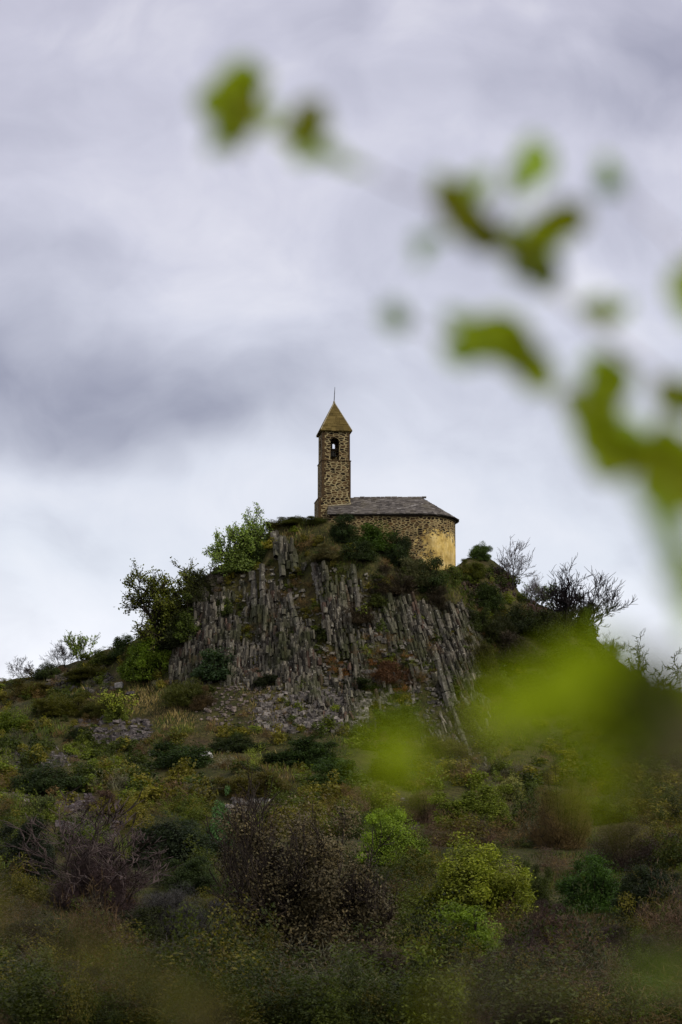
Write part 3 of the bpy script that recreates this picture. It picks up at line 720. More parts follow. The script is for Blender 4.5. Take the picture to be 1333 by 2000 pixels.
# a few long ribs standing proud, leaning to the right at their foot
for (x0, y0_, x1, y1_, r) in ((845, 1180, 885, 1290, .24), (868, 1178, 902, 1262, .2), (905, 1205, 915, 1260, .16), (800, 1170, 845, 1255, .2), (870, 1340, 918, 1478, .2), (850, 1290, 880, 1390, .3), (868, 1310, 890, 1380, .26),
                              (640, 1165, 672, 1290, .2), (565, 1170, 590, 1260, .24), (578, 1250, 605, 1315, .26), (606, 1330, 630, 1385, .22), (745, 1180, 772, 1240, .2), (495, 1120, 500, 1210, .32), (512, 1118, 514, 1190, .26), (550, 1085, 553, 1140, .3), (575, 1085, 578, 1130, .25), (610, 1110, 640, 1230, .24), (690, 1120, 700, 1200, .22), (538, 1045, 540, 1100, .3), (900, 1360, 940, 1440, .15)):
    A_ = np.array(at(x0, y0_)); B_ = np.array(at(x1, y1_)); A_[1] -= .3; B_[1] -= .45; up = A_ - B_; L = np.linalg.norm(up); up /= L; k = max(2, int(L / .8)); c = np.array([.13, .12, .10]) * rng.uniform(.8, 1.2)
    for j in range(k): prism(B_ + up * L * j / k + np.array([rng.normal(), rng.normal(), 0]) * .03, up, L / k * .985, r * (.95 + .1 * rng.random()), c * (.85 + .3 * rng.random()), 6, .3)
tag(link('basalt_cliff', acc.mesh('basalt_cliff'), 'basalt'), 'grey lichen-spotted basalt columns forming the cliff below the chapel', kind='structure')

# ------------------------------------------------------------------ rock scree and boulders
def rock(acc, c, s, flat=.6, col=(.1, .09, .085)):
    V = np.array([(x, y, z) for x in (-1, 1) for y in (-1, 1) for z in (-1, 1)], float)
    V = V * (1 + .35 * rng.normal(size=(8, 3)) * .6) * np.array([1, .8, flat]) * s / 2
    a, b_ = rng.random() * 6.28, rng.normal() * .45
    Rm = np.array(Matrix.Rotation(a, 3, 'Z') @ Matrix.Rotation(b_, 3, 'X'))
    acc.add(V @ Rm.T + c, [(0, 1, 3, 2), (4, 6, 7, 5), (0, 4, 5, 1), (2, 3, 7, 6), (0, 2, 6, 4), (1, 5, 7, 3)], np.array(col) * (.5 + rng.random()))
acc = Acc()
for (x0, x1, y0_, y1_, n, s0, s1, col) in ((345, 640, 1200, 1345, 500, .15, .5, (.13, .12, .095)), (600, 940, 1200, 1400, 900, .15, .5, (.12, .11, .09)), (400, 760, 1110, 1260, 450, .12, .42, (.13, .12, .095)), (150, 300, 1405, 1452, 300, .15, .6, (.09, .078, .074)), (20, 140, 1462, 1500, 150, .15, .5, (.085, .075, .07)), (108, 232, 1555, 1650, 270, .15, .65, (.085, .07, .072)), (445, 535, 1562, 1604, 240, .15, .5, (.17, .16, .15)),
        (95, 225, 1315, 1352, 220, .15, .55, (.08, .072, .06)), (500, 720, 1350, 1432, 900, .12, .55, (.14, .125, .11)), (380, 560, 1340, 1420, 330, .08, .35, (.15, .12, .10)), (860, 950, 1380, 1500, 150, .1, .3, (.12, .11, .09)), (760, 880, 1400, 1460, 120, .1, .3, (.11, .10, .08)),
        (0, 60, 1545, 1580, 60, .1, .4, (.13, .11, .10)), (900, 940, 1120, 1190, 80, .15, .5, (.05, .032, .022)), (60, 330, 1455, 1500, 120, .08, .3, (.11, .10, .09)), (950, 1010, 1100, 1170, 110, .2, .7, (.035, .022, .016)), (1030, 1080, 1170, 1200, 60, .2, .5, (.07, .04, .03)), (375, 440, 1108, 1140, 70, .3, .9, (.06, .05, .035)), (780, 830, 1560, 1620, 60, .1, .35, (.13, .11, .12))):
    px = rng.uniform(x0, x1, n); py = rng.uniform(y0_, y1_, n)
    mx_, my_ = (x0 + x1) / 2, (y0_ + y1_) / 2; ok = ((px - mx_) / (x1 - x0) * 2) ** 2 + ((py - my_) / (y1_ - y0_) * 2) ** 2 < 1 + .5 * rng.random(n)
    px, py, pts = at_many(px[ok], py[ok])
    for p in pts: rock(acc, p + np.array([0, -.05, .03]), s0 + (s1 - s0) * rng.random() ** 2, rng.uniform(.35, .8), col)
tag(link('scree', acc.mesh('scree'), 'rubble_rock'), 'loose grey lava stones lying in patches on the slope', 'stones', kind='stuff')
#SPLIT
# ------------------------------------------------------------------ ground cover
PAL = {'dkgreen': (.026, .036, .009), 'green': (.050, .066, .012), 'olive': (.074, .070, .014), 'brown': (.066, .044, .020), 'purple': (.060, .038, .029),
       'lime': (.105, .135, .018), 'straw': (.17, .125, .050), 'teal': (.030, .055, .032), 'grey': (.055, .055, .042), 'rust': (.10, .045, .012)}
def palc(names): return np.array([PAL[n] for n in names])
# grass and dry herbs
N = 420000
px = rng.uniform(-190, 1520, N); py = 1005 + 1020 * rng.random(N) ** .85
px, py, pts = at_many(px, py)
on_cliff = cliff_ok(px, py) & (py < 1345) & (fnoise(px, py * .7, 60, 33, 3) > -.28)
keep = ~on_cliff | (rng.random(len(px)) < .10)
scr = ((px > 380) & (px < 720) & (py > 1340) & (py < 1430)) | ((px > 110) & (px < 230) & (py > 1560) & (py < 1640)) | ((px > 160) & (px < 290) & (py > 1408) & (py < 1448))
keep &= ~scr | (rng.random(len(px)) < .35)
px, py, pts = px[keep], py[keep], pts[keep]; n = len(px); dist = pts[:, 1]
zone = fnoise(pts[:, 0], pts[:, 1] * .6, 5.5, 71, 4); z2 = fnoise(pts[:, 0], pts[:, 1] * .5, 2.0, 91, 3)
pal = palc(['dkgreen', 'green', 'olive', 'brown', 'straw'])
ci = np.clip(((zone + .2 * rng.normal(size=n)) * 3.2 + 2.1), 0, 4).astype(int)
straw_band = np.exp(-(((px - 360) / 190) ** 2 + ((py - (1385 + (px - 360) * .10)) / 34) ** 2)) + .6 * np.exp(-(((px - 560) / 90) ** 2 + ((py - 1055) / 22) ** 2))
st = rng.random(n) < straw_band * 1.1; ci[st] = 4
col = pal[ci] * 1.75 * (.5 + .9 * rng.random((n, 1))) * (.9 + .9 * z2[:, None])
far_k = np.clip((py - 1500) / 250, 0, 1)[:, None]; col = col * (1.1 - .5 * far_k) + 0.0  # grass colour dimmed lower down, imitating weaker light there
tall = np.clip(.55 + z2 * 1.4, .2, 1.3)
s = (dist / 190) ** .5 * (.55 + .7 * rng.random(n)) * tall
D = unit(rnd_dirs(n) * .55 + np.array([0, -.1, 1.])); Nn = unit(np.cross(D, rnd_dirs(n)))
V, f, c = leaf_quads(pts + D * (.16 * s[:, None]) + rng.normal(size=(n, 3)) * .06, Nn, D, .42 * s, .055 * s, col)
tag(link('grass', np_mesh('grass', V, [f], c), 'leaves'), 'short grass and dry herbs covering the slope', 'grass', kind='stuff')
for _k in PAL: PAL[_k] = (PAL[_k][0] * 1.34, PAL[_k][1] * 1.34, PAL[_k][2] * 1.05)
DK = (.022, .016, .011); GB = (.055, .045, .038)
# kind of plant, photo column, row of its foot, width and height in photo pixels, colour, wood colour, label, group
PL = [
 ('bare', 45, 1333, 52, 46, None, GB, 'bare_shrub', 'small bare grey bush on the skyline, first from the left edge'),
 ('dense', 92, 1324, 62, 42, (.030, .045, .018), DK, 'shrub', 'small dark green bush on the left skyline between two bare bushes'),
 ('bare', 124, 1308, 62, 50, None, GB, 'bare_shrub', 'bare brownish bush on the left skyline beside a bright upright sapling'),
 ('sparse', 155, 1302, 52, 60, (.14, .20, .05), GB, 'sapling', 'thin bright green upright sapling on the left skyline'),
 ('leafy', 240, 1285, 66, 52, (.035, .058, .018), DK, 'shrub', 'round green bush on the skyline left of the big dark tree'),
 ('leafyfine', 292, 1335, 128, 108, (.080, .125, .014), DK, 'shrub', 'large yellow green bush at the left foot of the cliff under the dark tree'),
 ('broom', 262, 1310, 60, 50, (.050, .060, .012), DK, 'shrub', 'low olive bush left of the large yellow green bush by the cliff'),
 ('dense', 388, 1190, 84, 72, (.030, .036, .012), DK, 'shrub', 'dark olive bush wedged on the cliff edge between the two leafy trees'),
 ('leafy', 372, 1262, 90, 78, (.045, .066, .014), DK, 'shrub', 'green bush against the left end of the columns below the broad dark tree'),
 ('leafy', 205, 1300, 84, 40, (.050, .066, .014), DK, 'shrub', 'low spreading green bush on the left skyline right of the upright sapling'),
 ('dense', 300, 1300, 100, 60, (.040, .058, .012), DK, 'shrub', 'dark green bush at the back of the large yellow green bush'),
 ('broom', 175, 1330, 110, 36, (.060, .062, .016), DK, 'shrub', 'olive cushion on the left ridge below the upright sapling'),
 ('bare', 300, 1238, 52, 66, None, (.16, .13, .10), 'bare_shrub', 'pale bare bush showing under the left side of the dark tree'),
 ('openleaf', 335, 1255, 160, 136, (.085, .10, .022), DK, 'tree', 'broad dark olive tree leaning out from the left end of the cliff'),
 ('dense', 352, 1275, 96, 86, (.018, .024, .009), DK, 'shrub', 'very dark bush under the broad dark tree at the cliff edge'),
 ('openleaf', 468, 1122, 108, 108, (.17, .24, .075), DK, 'tree', 'fresh green tree with dark crooked limbs on top of the cliff left of the chapel'),
 ('leafy', 470, 1126, 108, 62, (.105, .150, .050), DK, 'shrub', 'fresh green undergrowth around the foot of the fresh green tree on the cliff'),
 ('leafy', 330, 1250, 120, 84, (.060, .075, .018), DK, 'shrub', 'olive undergrowth around the foot of the broad dark tree'),
 ('leafy', 508, 1098, 60, 60, (.040, .060, .020), DK, 'shrub', 'green bush filling the notch between the fresh green tree and the summit turf'),
 ('broom', 572, 1024, 84, 22, (.040, .046, .014), DK, 'shrub', 'low flat bush on the summit skyline left of the bell tower'),
 ('broom', 618, 1026, 60, 20, (.032, .040, .012), DK, 'shrub', 'low dark tuft against the left foot of the bell tower'),
 ('broom', 535, 1034, 44, 20, (.040, .036, .012), DK, 'shrub', 'low brownish tuft on the left corner of the summit'),
 ('dense', 672, 1062, 76, 62, (.018, .032, .010), DK, 'shrub', 'dark green bush against the nave wall right of the tower foot'),
 ('leafy', 735, 1082, 86, 68, (.035, .068, .010), DK, 'shrub', 'brighter green bush in the middle of the nave wall'),
 ('dense', 700, 1105, 90, 56, (.020, .032, .012), DK, 'shrub', 'dark bush below the brighter green bush in front of the nave'),
 ('dense', 778, 1108, 66, 82, (.018, .030, .011), DK, 'shrub', 'tall dark bush at the left edge of the bare stone wall'),
 ('twiggy', 815, 1150, 110, 62, (.055, .060, .030), DK, 'shrub', 'grey green bush below the chapel wall at the top of the cliff'),
 ('dense', 838, 1160, 92, 78, (.022, .036, .012), DK, 'shrub', 'dark green bush below the left part of the yellow wall'),
 ('twiggy', 770, 1175, 110, 56, (.026, .020, .014), DK, 'shrub', 'dark brown overhanging bush on the cliff edge under the chapel'),
 ('twiggy', 850, 1190, 80, 50, (.024, .019, .012), DK, 'shrub', 'dark brown bush on the cliff edge below the yellow wall'),
 ('twiggy', 640, 1105, 90, 30, (.07, .065, .030), DK, 'shrub', 'pale grassy tuft on the top edge of the cliff below the tower'),
 ('broom', 938, 1096, 50, 42, (.045, .075, .026), DK, 'shrub', 'small round green bush on the skyline right of the chapel'),
 ('bare', 1003, 1164, 70, 98, None, (.10, .085, .085), 'bare_tree', 'slender pale bare tree on the right skyline beside the chapel knoll'),
 ('bare', 1040, 1188, 54, 62, None, (.13, .11, .11), 'bare_shrub', 'thin pale bare bush between the slender bare tree and the dark spreading one'),
 ('sparse', 1058, 1192, 58, 44, (.09, .13, .05), GB, 'sapling', 'small pale green sapling at the left foot of the dark spreading bare tree'),
 ('baredark', 1132, 1252, 140, 118, None, (.022, .017, .017), 'bare_tree', 'dark spreading bare tree with dense fan of branches on the right skyline'),
 ('leafy', 1146, 1262, 60, 84, (.045, .075, .010), DK, 'shrub', 'green ivy-like bush climbing under the dark spreading bare tree'),
 ('bare', 1195, 1300, 74, 56, None, GB, 'bare_shrub', 'low bare bush on the right skyline between the dark tree and the gnarled sapling'),
 ('gnarled', 1246, 1352, 60, 104, None, (.05, .042, .042), 'bare_tree', 'tall thin gnarled bare sapling near the right edge of the skyline'),
 ('gnarled', 1300, 1378, 118, 96, None, (.035, .028, .028), 'bare_tree', 'wide gnarled bare tree cut by the right edge of the photo'),
 ('leafy', 1310, 1388, 100, 54, (.065, .10, .02), DK, 'shrub', 'bright green bush under the wide gnarled tree at the right edge'),
 ('dense', 950, 1190, 90, 66, (.022, .036, .010), DK, 'shrub', 'dark green bush on the right flank just below the round skyline bush'),
 ('broom', 925, 1130, 60, 42, (.050, .060, .010), DK, 'shrub', 'low yellow green tussock right against the corner of the chapel'),
 ('dense', 1010, 1235, 110, 70, (.018, .026, .010), DK, 'shrub', 'dark bush in the middle of the right flank below the slender bare tree'),
 ('broom', 965, 1255, 96, 70, (.022, .026, .012), DK, 'shrub', 'dark olive bush right of the leaning columns'),
 ('dense', 1070, 1262, 110, 74, (.026, .034, .010), DK, 'shrub', 'dark green bush on the right flank left of the spreading bare tree'),
 ('twiggy', 1005, 1300, 120, 70, (.026, .021, .016), DK, 'shrub', 'dark brown thicket low on the right flank'),
 ('dense', 1110, 1320, 130, 80, (.040, .055, .010), DK, 'shrub', 'olive green bush behind the blurred green leaves on the right flank'),
 ('dense', 925, 1240, 70, 60, (.030, .042, .012), DK, 'shrub', 'dark green bush overlapping the right end of the cliff columns'),
 ('broom', 935, 1315, 84, 72, (.045, .045, .016), DK, 'shrub', 'olive brown bush low against the right end of the cliff'),
 ('leafy', 915, 1425, 90, 60, (.065, .080, .018), DK, 'shrub', 'olive bush over the foot of the lowest leaning columns'),
 ('broom', 870, 1478, 120, 50, (.070, .070, .022), DK, 'shrub', 'pale olive cushion below the lowest leaning columns'),
 ('leafy', 735, 1190, 60, 34, (.040, .052, .014), DK, 'shrub', 'small green bush on a ledge in the upper right of the cliff'),
 ('leafy', 560, 1255, 50, 36, (.036, .046, .014), DK, 'shrub', 'small green bush in a cleft in the middle of the cliff'),
 ('broom', 960, 1365, 90, 60, (.06, .07, .018), DK, 'shrub', 'yellowish green bush at the right foot of the cliff'),
 ('dense', 1060, 1390, 150, 80, (.040, .055, .012), DK, 'shrub', 'wide green bush behind the blurred leaves right of the cliff foot'),
 ('dense', 1220, 1420, 170, 110, (.030, .036, .010), DK, 'shrub', 'wide dark bush behind the darkest blurred leaves near the right edge'),
 ('leafy', 430, 1328, 120, 74, (.026, .048, .026), DK, 'shrub', 'bluish green bush growing at the foot of the cliff'),
 ('broom', 362, 1378, 112, 62, (.050, .058, .018), DK, 'shrub', 'olive mound of broom left of the bluish green bush'),
 ('twiggy', 398, 1385, 56, 44, (.050, .035, .018), DK, 'shrub', 'small brown bush at the right end of the broom mound'),
 ('leafy', 520, 1340, 60, 28, (.016, .022, .010), DK, 'shrub', 'small very dark bush in the gap under the cliff'),
 ('leafy', 700, 1345, 80, 30, (.020, .030, .012), DK, 'shrub', 'dark trailing bush on the lower cliff ledge'),
 ('twiggy', 760, 1345, 120, 60, (.065, .034, .020), DK, 'shrub', 'reddish brown thicket in the hollow of the lower cliff'),
 ('twiggy', 700, 1235, 80, 54, (.030, .022, .014), DK, 'shrub', 'dark brown bush clinging to the middle of the cliff'),
 ('leafy', 440, 1215, 50, 44, (.035, .048, .014), DK, 'shrub', 'small green bush clinging to the left part of the cliff'),
 ('sparse', 228, 1408, 62, 56, (.22, .26, .05), DK, 'shrub', 'small bush bright with yellow blossom above the grey stones'),
 ('leafy', 226, 1410, 52, 44, (.10, .13, .03), DK, 'shrub', 'yellow green base growth under the yellow blossoming bush'),
 ('broom', 122, 1400, 140, 50, (.060, .062, .016), DK, 'shrub', 'long olive mound left of the yellow blossoming bush'),
 ('broom', 185, 1405, 60, 44, (.045, .050, .014), DK, 'shrub', 'dark olive mound touching the yellow blossoming bush'),
 ('leafy', 22, 1432, 84, 54, (.070, .10, .012), DK, 'shrub', 'bright green bush at the left edge below the skyline'),
 ('broom', 60, 1360, 110, 34, (.055, .048, .014), DK, 'shrub', 'brownish olive mound under the left skyline'),
 ('dense', 85, 1548, 150, 72, (.022, .036, .014), DK, 'shrub', 'dark green thicket left of centre on the mid slope'),
 ('dense', 150, 1448, 60, 34, (.018, .028, .010), DK, 'shrub', 'small dark bush at the left end of the grey stones'),
 ('dense', 355, 1500, 160, 62, (.024, .042, .016), DK, 'shrub', 'dark green mound above the pale upright stone'),
 ('dense', 460, 1470, 120, 44, (.020, .030, .012), DK, 'shrub', 'flat dark bush below the straw-coloured bank'),
 ('leafyfine', 600, 1500, 190, 66, (.026, .046, .016), DK, 'shrub', 'wide dark green thicket under the middle of the cliff'),
 ('leafy', 655, 1530, 110, 60, (.035, .062, .020), DK, 'shrub', 'green bush at the right end of the thicket under the cliff'),
 ('broom', 500, 1560, 190, 60, (.060, .055, .020), DK, 'shrub', 'brownish olive mound above the white stones'),
 ('leafyfine', 780, 1440, 130, 70, (.050, .075, .018), DK, 'shrub', 'rounded green bush at the foot of the cliff above the soft yellow leaf'),
 ('broom', 760, 1530, 110, 60, (.060, .066, .020), DK, 'shrub', 'pale olive bush behind the soft yellow blurred leaf'),
 ('leafy', 430, 1655, 62, 96, (.060, .125, .055), DK, 'shrub', 'mint green upright bush left of the white stones'),
 ('sparse', 85, 1600, 40, 44, (.10, .13, .07), DK, 'sapling', 'small white-flowered bush left of the purple stones'),
 ('leafyfine', 335, 1700, 210, 120, (.030, .046, .018), DK, 'shrub', 'large dark green dome left of the mint green bush'),
 ('leafyfine', 375, 1745, 140, 80, (.045, .070, .018), DK, 'shrub', 'mid green bush below the large dark green dome'),
 ('twiggy', 200, 1590, 100, 50, (.055, .034, .030), DK, 'shrub', 'purplish brown bush right of the purple stones'),
 ('browntree', 585, 1935, 400, 375, (.092, .078, .030), (.07, .055, .04), 'tree', 'big brown budding tree with domed crown in the lower middle'),
 ('leafyfine', 555, 1880, 150, 130, (.022, .030, .008), DK, 'shrub', 'dark green bush showing through the left side of the big brown tree'),
 ('leafyfine', 660, 1830, 170, 130, (.016, .024, .008), DK, 'shrub', 'almost black green bush inside the right side of the big brown tree'),
 ('leafyfine', 765, 1688, 150, 124, (.120, .180, .024), DK, 'shrub', 'bright green bush right behind the big brown tree'),
 ('leafyfine', 935, 1620, 190, 96, (.095, .125, .018), DK, 'shrub', 'olive green bush above the large yellow green dome'),
 ('leafy', 1000, 1560, 64, 54, (.15, .16, .07), DK, 'shrub', 'small pale blossoming bush in the right middle of the slope'),
 ('twiggyfine', 1105, 1660, 130, 160, (.070, .050, .022), DK, 'tree', 'small brown tree on a dark trunk right of the pale blossoming bush'),
 ('leafyfine', 935, 1800, 240, 178, (.150, .180, .022), DK, 'shrub', 'large yellow green dome-shaped bush in the lower right'),
 ('leafyfine', 905, 1885, 220, 130, (.115, .175, .018), DK, 'shrub', 'bright green bush just below the large yellow green dome'),
 ('leafyfine', 1160, 1785, 170, 128, (.040, .085, .014), DK, 'shrub', 'deep green bush right of the yellow green dome'),
 ('leafyfine', 1275, 1800, 170, 130, (.022, .034, .010), DK, 'shrub', 'dark green bush near the right edge of the lower slope'),
 ('twiggyfine', 1230, 1700, 180, 110, (.050, .036, .022), DK, 'shrub', 'dull brown thicket near the right edge above the dark green bush'),
 ('bare', 185, 1800, 260, 210, None, (.085, .062, .055), 'bare_tree', 'purplish bare tree with pale limbs in the lower left'),
 ('twiggyfine', 180, 1790, 230, 150, (.060, .040, .034), DK, 'shrub', 'purplish brown thicket around the bare tree in the lower left'),
 ('leafyfine', 50, 1720, 160, 130, (.022, .032, .014), DK, 'shrub', 'dark green bush at the left edge above the thicket'),
 ('leafy', 228, 1775, 62, 74, (.105, .062, .012), DK, 'shrub', 'small orange brown bush right of the bare tree'),
 ('twiggyfine', 335, 1840, 190, 120, (.048, .048, .038), DK, 'shrub', 'grey green thicket left of the big brown tree'),
 ('leafyfine', 260, 1850, 160, 90, (.040, .050, .014), DK, 'shrub', 'olive bush below the orange brown bush'),
 ('leafyfine', 60, 1900, 220, 130, (.040, .046, .014), DK, 'shrub', 'wide olive bush in the bottom left corner'),
 ('bare', 330, 1960, 180, 110, None, (.07, .06, .055), 'bare_shrub', 'fallen-looking bare bush at the bottom left'),
 ('twiggyfine', 150, 1990, 240, 110, (.028, .020, .016), DK, 'shrub', 'nearly black brown thicket at the bottom left'),
 ('twiggyfine', 720, 1960, 230, 130, (.045, .036, .018), DK, 'shrub', 'brown thicket at the right foot of the big brown tree'),
 ('leafyfine', 660, 1900, 120, 90, (.020, .034, .010), DK, 'shrub', 'dark green bush at the right foot of the big brown tree'),
 ('leafyfine', 770, 1995, 130, 90, (.026, .042, .012), DK, 'shrub', 'dark green bush at the bottom edge right of the big brown tree'),
 ('twiggyfine', 1020, 1930, 210, 110, (.048, .030, .024), DK, 'shrub', 'reddish brown thicket below the bright green bush'),
 ('twiggyfine', 1180, 1900, 230, 110, (.050, .034, .024), DK, 'shrub', 'broad brown thicket in the lower right below the deep green bush'),
 ('twiggyfine', 1080, 1850, 160, 90, (.060, .036, .024), DK, 'shrub', 'brown thicket with reddish twigs right of the bright green bush'),
 ('leafyfine', 1280, 1960, 200, 60, (.060, .10, .018), DK, 'shrub', 'fresh green low bush in the bottom right corner'),
 ('leafyfine', 930, 1995, 170, 70, (.036, .056, .012), DK, 'shrub', 'green bush at the bottom edge right of centre'),
 ('twiggyfine', 1300, 2010, 130, 80, (.040, .026, .016), DK, 'shrub', 'dark red brown thicket cut by the bottom right corner'),
 ('twiggyfine', 480, 1790, 140, 110, (.060, .052, .022), DK, 'shrub', 'olive brown bush against the left side of the big brown tree'),
 ('twiggyfine', 830, 1610, 120, 80, (.060, .042, .030), DK, 'shrub', 'brown bush with dry grass left of the olive green bush'),
 ('leafyfine', 1040, 1780, 90, 110, (.045, .062, .014), DK, 'shrub', 'olive sprouting bush between the yellow green dome and the deep green bush'),
]
# low scrub: cushions of broom, bramble and heather too many and too merged to count
TG = [make_shrub('leafy', 520, (.105, .055), 14, .10, .18, raw=True) for _ in range(8)]
TT = [make_shrub('twiggy', 620, (.15, .011), 14, .10, .18, .8, raw=True) for _ in range(8)]
TGn = [make_shrub('leafy', 1900, (.046, .024), 22, .08, .15, raw=True) for _ in range(7)]
TTn = [make_shrub('twiggy', 1700, (.085, .0055), 22, .08, .15, .9, raw=True) for _ in range(7)]
TGf = [make_shrub('leafy', 2700, (.032, .016), 26, .07, .14, raw=True) for _ in range(7)]
M_ = 8600
px = rng.uniform(-190, 1520, M_); py = 1010 + 1015 * rng.random(M_) ** .8
px, py, pts = at_many(px, py)
dens = np.clip((py - 1340) / 150, .2, 1) + 1.1 * ((px < 345) & (py < 1380)) + .8 * ((px > 900) & (py < 1400) & (py > 1110)) + .55 * ((px > 560) & (px < 900) & (py < 1140)) + .7 * ((px > 640) & (px < 900) & (py > 1230) & (py < 1350))
dens += 1.0 * (((px - 775) / 110) ** 2 + ((py - 1290) / 50) ** 2 < 1) + .6 * (cliff_ok(px, py) & (py < 1345) & (fnoise(px, py * .7, 60, 33, 3) < -.12)); dens *= np.where(cliff_ok(px, py) & (py < 1345) & (px < 640), .6, 1.); dens *= np.where(cliff_ok(px, py) & (py > 1345), .45, 1.)
dens *= np.where((np.abs(px - 370) < 150) & (np.abs(py - 1392) < 30), .12, 1.); dens *= np.where((np.abs(px - 168) < 55) & (np.abs(py - 1605) < 42), .45, 1.)
dens *= np.where((np.abs(px - 225) < 70) & (np.abs(py - 1428) < 22), .35, 1.); dens *= np.where((np.abs(px - 490) < 42) & (np.abs(py - 1583) < 20), .1, 1.)
dens *= np.where((px > 625) & (px < 900) & (py < 1060), 0, 1.) * np.where((px > 830) & (px < 900) & (py < 1122), 0, 1.)
for (_k, cx, cy, w_, h_, *_r) in PL:
    if w_ > 350: dens *= np.where((np.abs(px - cx) < w_ * .45) & (py > cy - h_ * .7) & (py < cy + 45), .15, 1.)
    if cy > 1450: dens *= np.where((np.abs(px - cx) < w_ * .48) & (py > cy - h_ * .8) & (py < cy + 26), .10, 1.)
keep = rng.random(len(px)) < dens * .95; px, py, pts = px[keep], py[keep], pts[keep]
aG, aT = Acc(), Acc()
zz = fnoise(pts[:, 0], pts[:, 1] * .5, 6.0, 55, 3)
for i in range(len(px)):
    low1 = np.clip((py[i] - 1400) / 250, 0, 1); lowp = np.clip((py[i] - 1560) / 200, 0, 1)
    r = rng.uniform(.40, 1.05) * (.85 + .70 * low1); hh = r * rng.uniform(.55, 1.25)
    if rng.random() < .12 * low1: hh *= 1.6
    if rng.random() < .07 * lowp: r = rng.uniform(1.7, 2.3); hh = r * .8
    q = zz[i] + .32 * rng.normal()
    right = px[i] > 880 and py[i] < 1420
    if right: nm = rng.choice(['dkgreen', 'green', 'brown', 'dkgreen', 'olive'])
    elif 640 < px[i] < 900 and 1230 < py[i] < 1350: nm = rng.choice(['brown', 'brown', 'rust', 'dkgreen', 'grey'])
    elif q < -.35: nm = 'dkgreen'
    elif q < -.02: nm = rng.choice(['green', 'dkgreen', 'olive', 'grey'])
    elif q < .30: nm = rng.choice(['olive', 'green', 'brown', 'olive']) if lowp < .5 else rng.choice(['brown', 'purple', 'olive', 'green'])
    else: nm = rng.choice(['brown', 'purple', 'brown', 'olive'])
    bc = np.array(PAL[nm]) * rng.uniform(.75, 1.6) * (1.35 - .62 * lowp)  # scrub darkens downslope: cloud shading painted into its colour
    if rng.random() < (.13 if px[i] > 600 else .07) * (1 - .9 * lowp): bc = np.array(PAL['lime']) * rng.uniform(.7, 1.2)
    tw_ = nm in ('brown', 'purple', 'grey', 'rust'); near_ = pts[i][1] < 158; V, f, c = ((TTn if tw_ else (TGf if pts[i][1] < 120 else TGn)) if near_ else (TT if tw_ else TG))[rng.integers(7)]
    a0 = rng.random() * 6.283; ca, sa = math.cos(a0), math.sin(a0)
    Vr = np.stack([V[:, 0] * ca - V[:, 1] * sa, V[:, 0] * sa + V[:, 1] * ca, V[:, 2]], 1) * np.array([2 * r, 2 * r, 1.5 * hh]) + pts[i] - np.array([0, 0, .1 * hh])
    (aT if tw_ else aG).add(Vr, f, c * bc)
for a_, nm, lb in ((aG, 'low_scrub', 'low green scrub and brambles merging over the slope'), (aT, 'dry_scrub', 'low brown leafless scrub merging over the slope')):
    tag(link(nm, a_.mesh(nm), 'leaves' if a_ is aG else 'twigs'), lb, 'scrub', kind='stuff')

# ------------------------------------------------------------------ single shrubs and trees
rng = np.random.default_rng(23)
LIB = {}
def lib(name, wood, leaf, lm): LIB.setdefault(name, []).append((wood, leaf, lm))
for k in range(3): lib('leafy', *make_shrub('leafy', 11000, (.044, .023), 30), 'leaves')
for k in range(3): lib('leafyfine', *make_shrub('leafy', 42000, (.023, .012), 60, .05, .10), 'leaves')
for k in range(3): lib('dense', *make_shrub('leafy', 15000, (.034, .017), 38), 'leaves')
for k in range(2): lib('twiggy', *make_shrub('twiggy', 16000, (.085, .006), 34), 'twigs')
for k in range(2): lib('twiggyfine', *make_shrub('twiggy', 75000, (.032, .0026), 60, .05, .11, 1.0), 'twigs')
for k in range(2): lib('broom', *make_shrub('twiggy', 16000, (.080, .009), 30), 'leaves')
for k in range(3): lib('bare', *make_tree(stems=2 + k, spread=.5, ang=.62, lv=4, kids=(5, 5, 4, 3), r=.016, rmin=.0030, len=.45), 'twigs')
lib('baredark', *make_tree(stems=4, spread=.9, ang=.62, lv=4, kids=(7, 5, 5, 4), r=.028, rmin=.0030, len=.44, up=.10, fork=.25), 'twigs')
lib('gnarled', *make_tree(stems=2, spread=.6, ang=.95, lv=4, kids=(4, 4, 4, 3), r=.026, rmin=.0055, len=.5, wob=.24, up=.05), 'twigs')
for k in range(2): lib('openleaf', *make_tree(stems=4, spread=.95, ang=.8, lv=4, kids=(7, 5, 4, 3), r=.034, rmin=.004, len=.36, fork=.15, leaves=27000, leaf=(.032, .019)), 'leaves')
lib('browntree', *make_shrub('leafy', 90000, (.015, .0070), 75, .05, .10), 'twigs')
lib('sparse', *make_tree(stems=4, spread=.5, ang=.5, lv=3, kids=(6, 5, 4), r=.012, rmin=.004, len=.5, fork=.15, leaves=2600, leaf=(.07, .035)), 'leaves')
PARTN = {'bare': ('branches', None), 'baredark': ('branches', None), 'gnarled': ('branches', None), 'openleaf': ('branches', 'crown'), 'sparse': ('branches', 'crown')}
cnt = {}
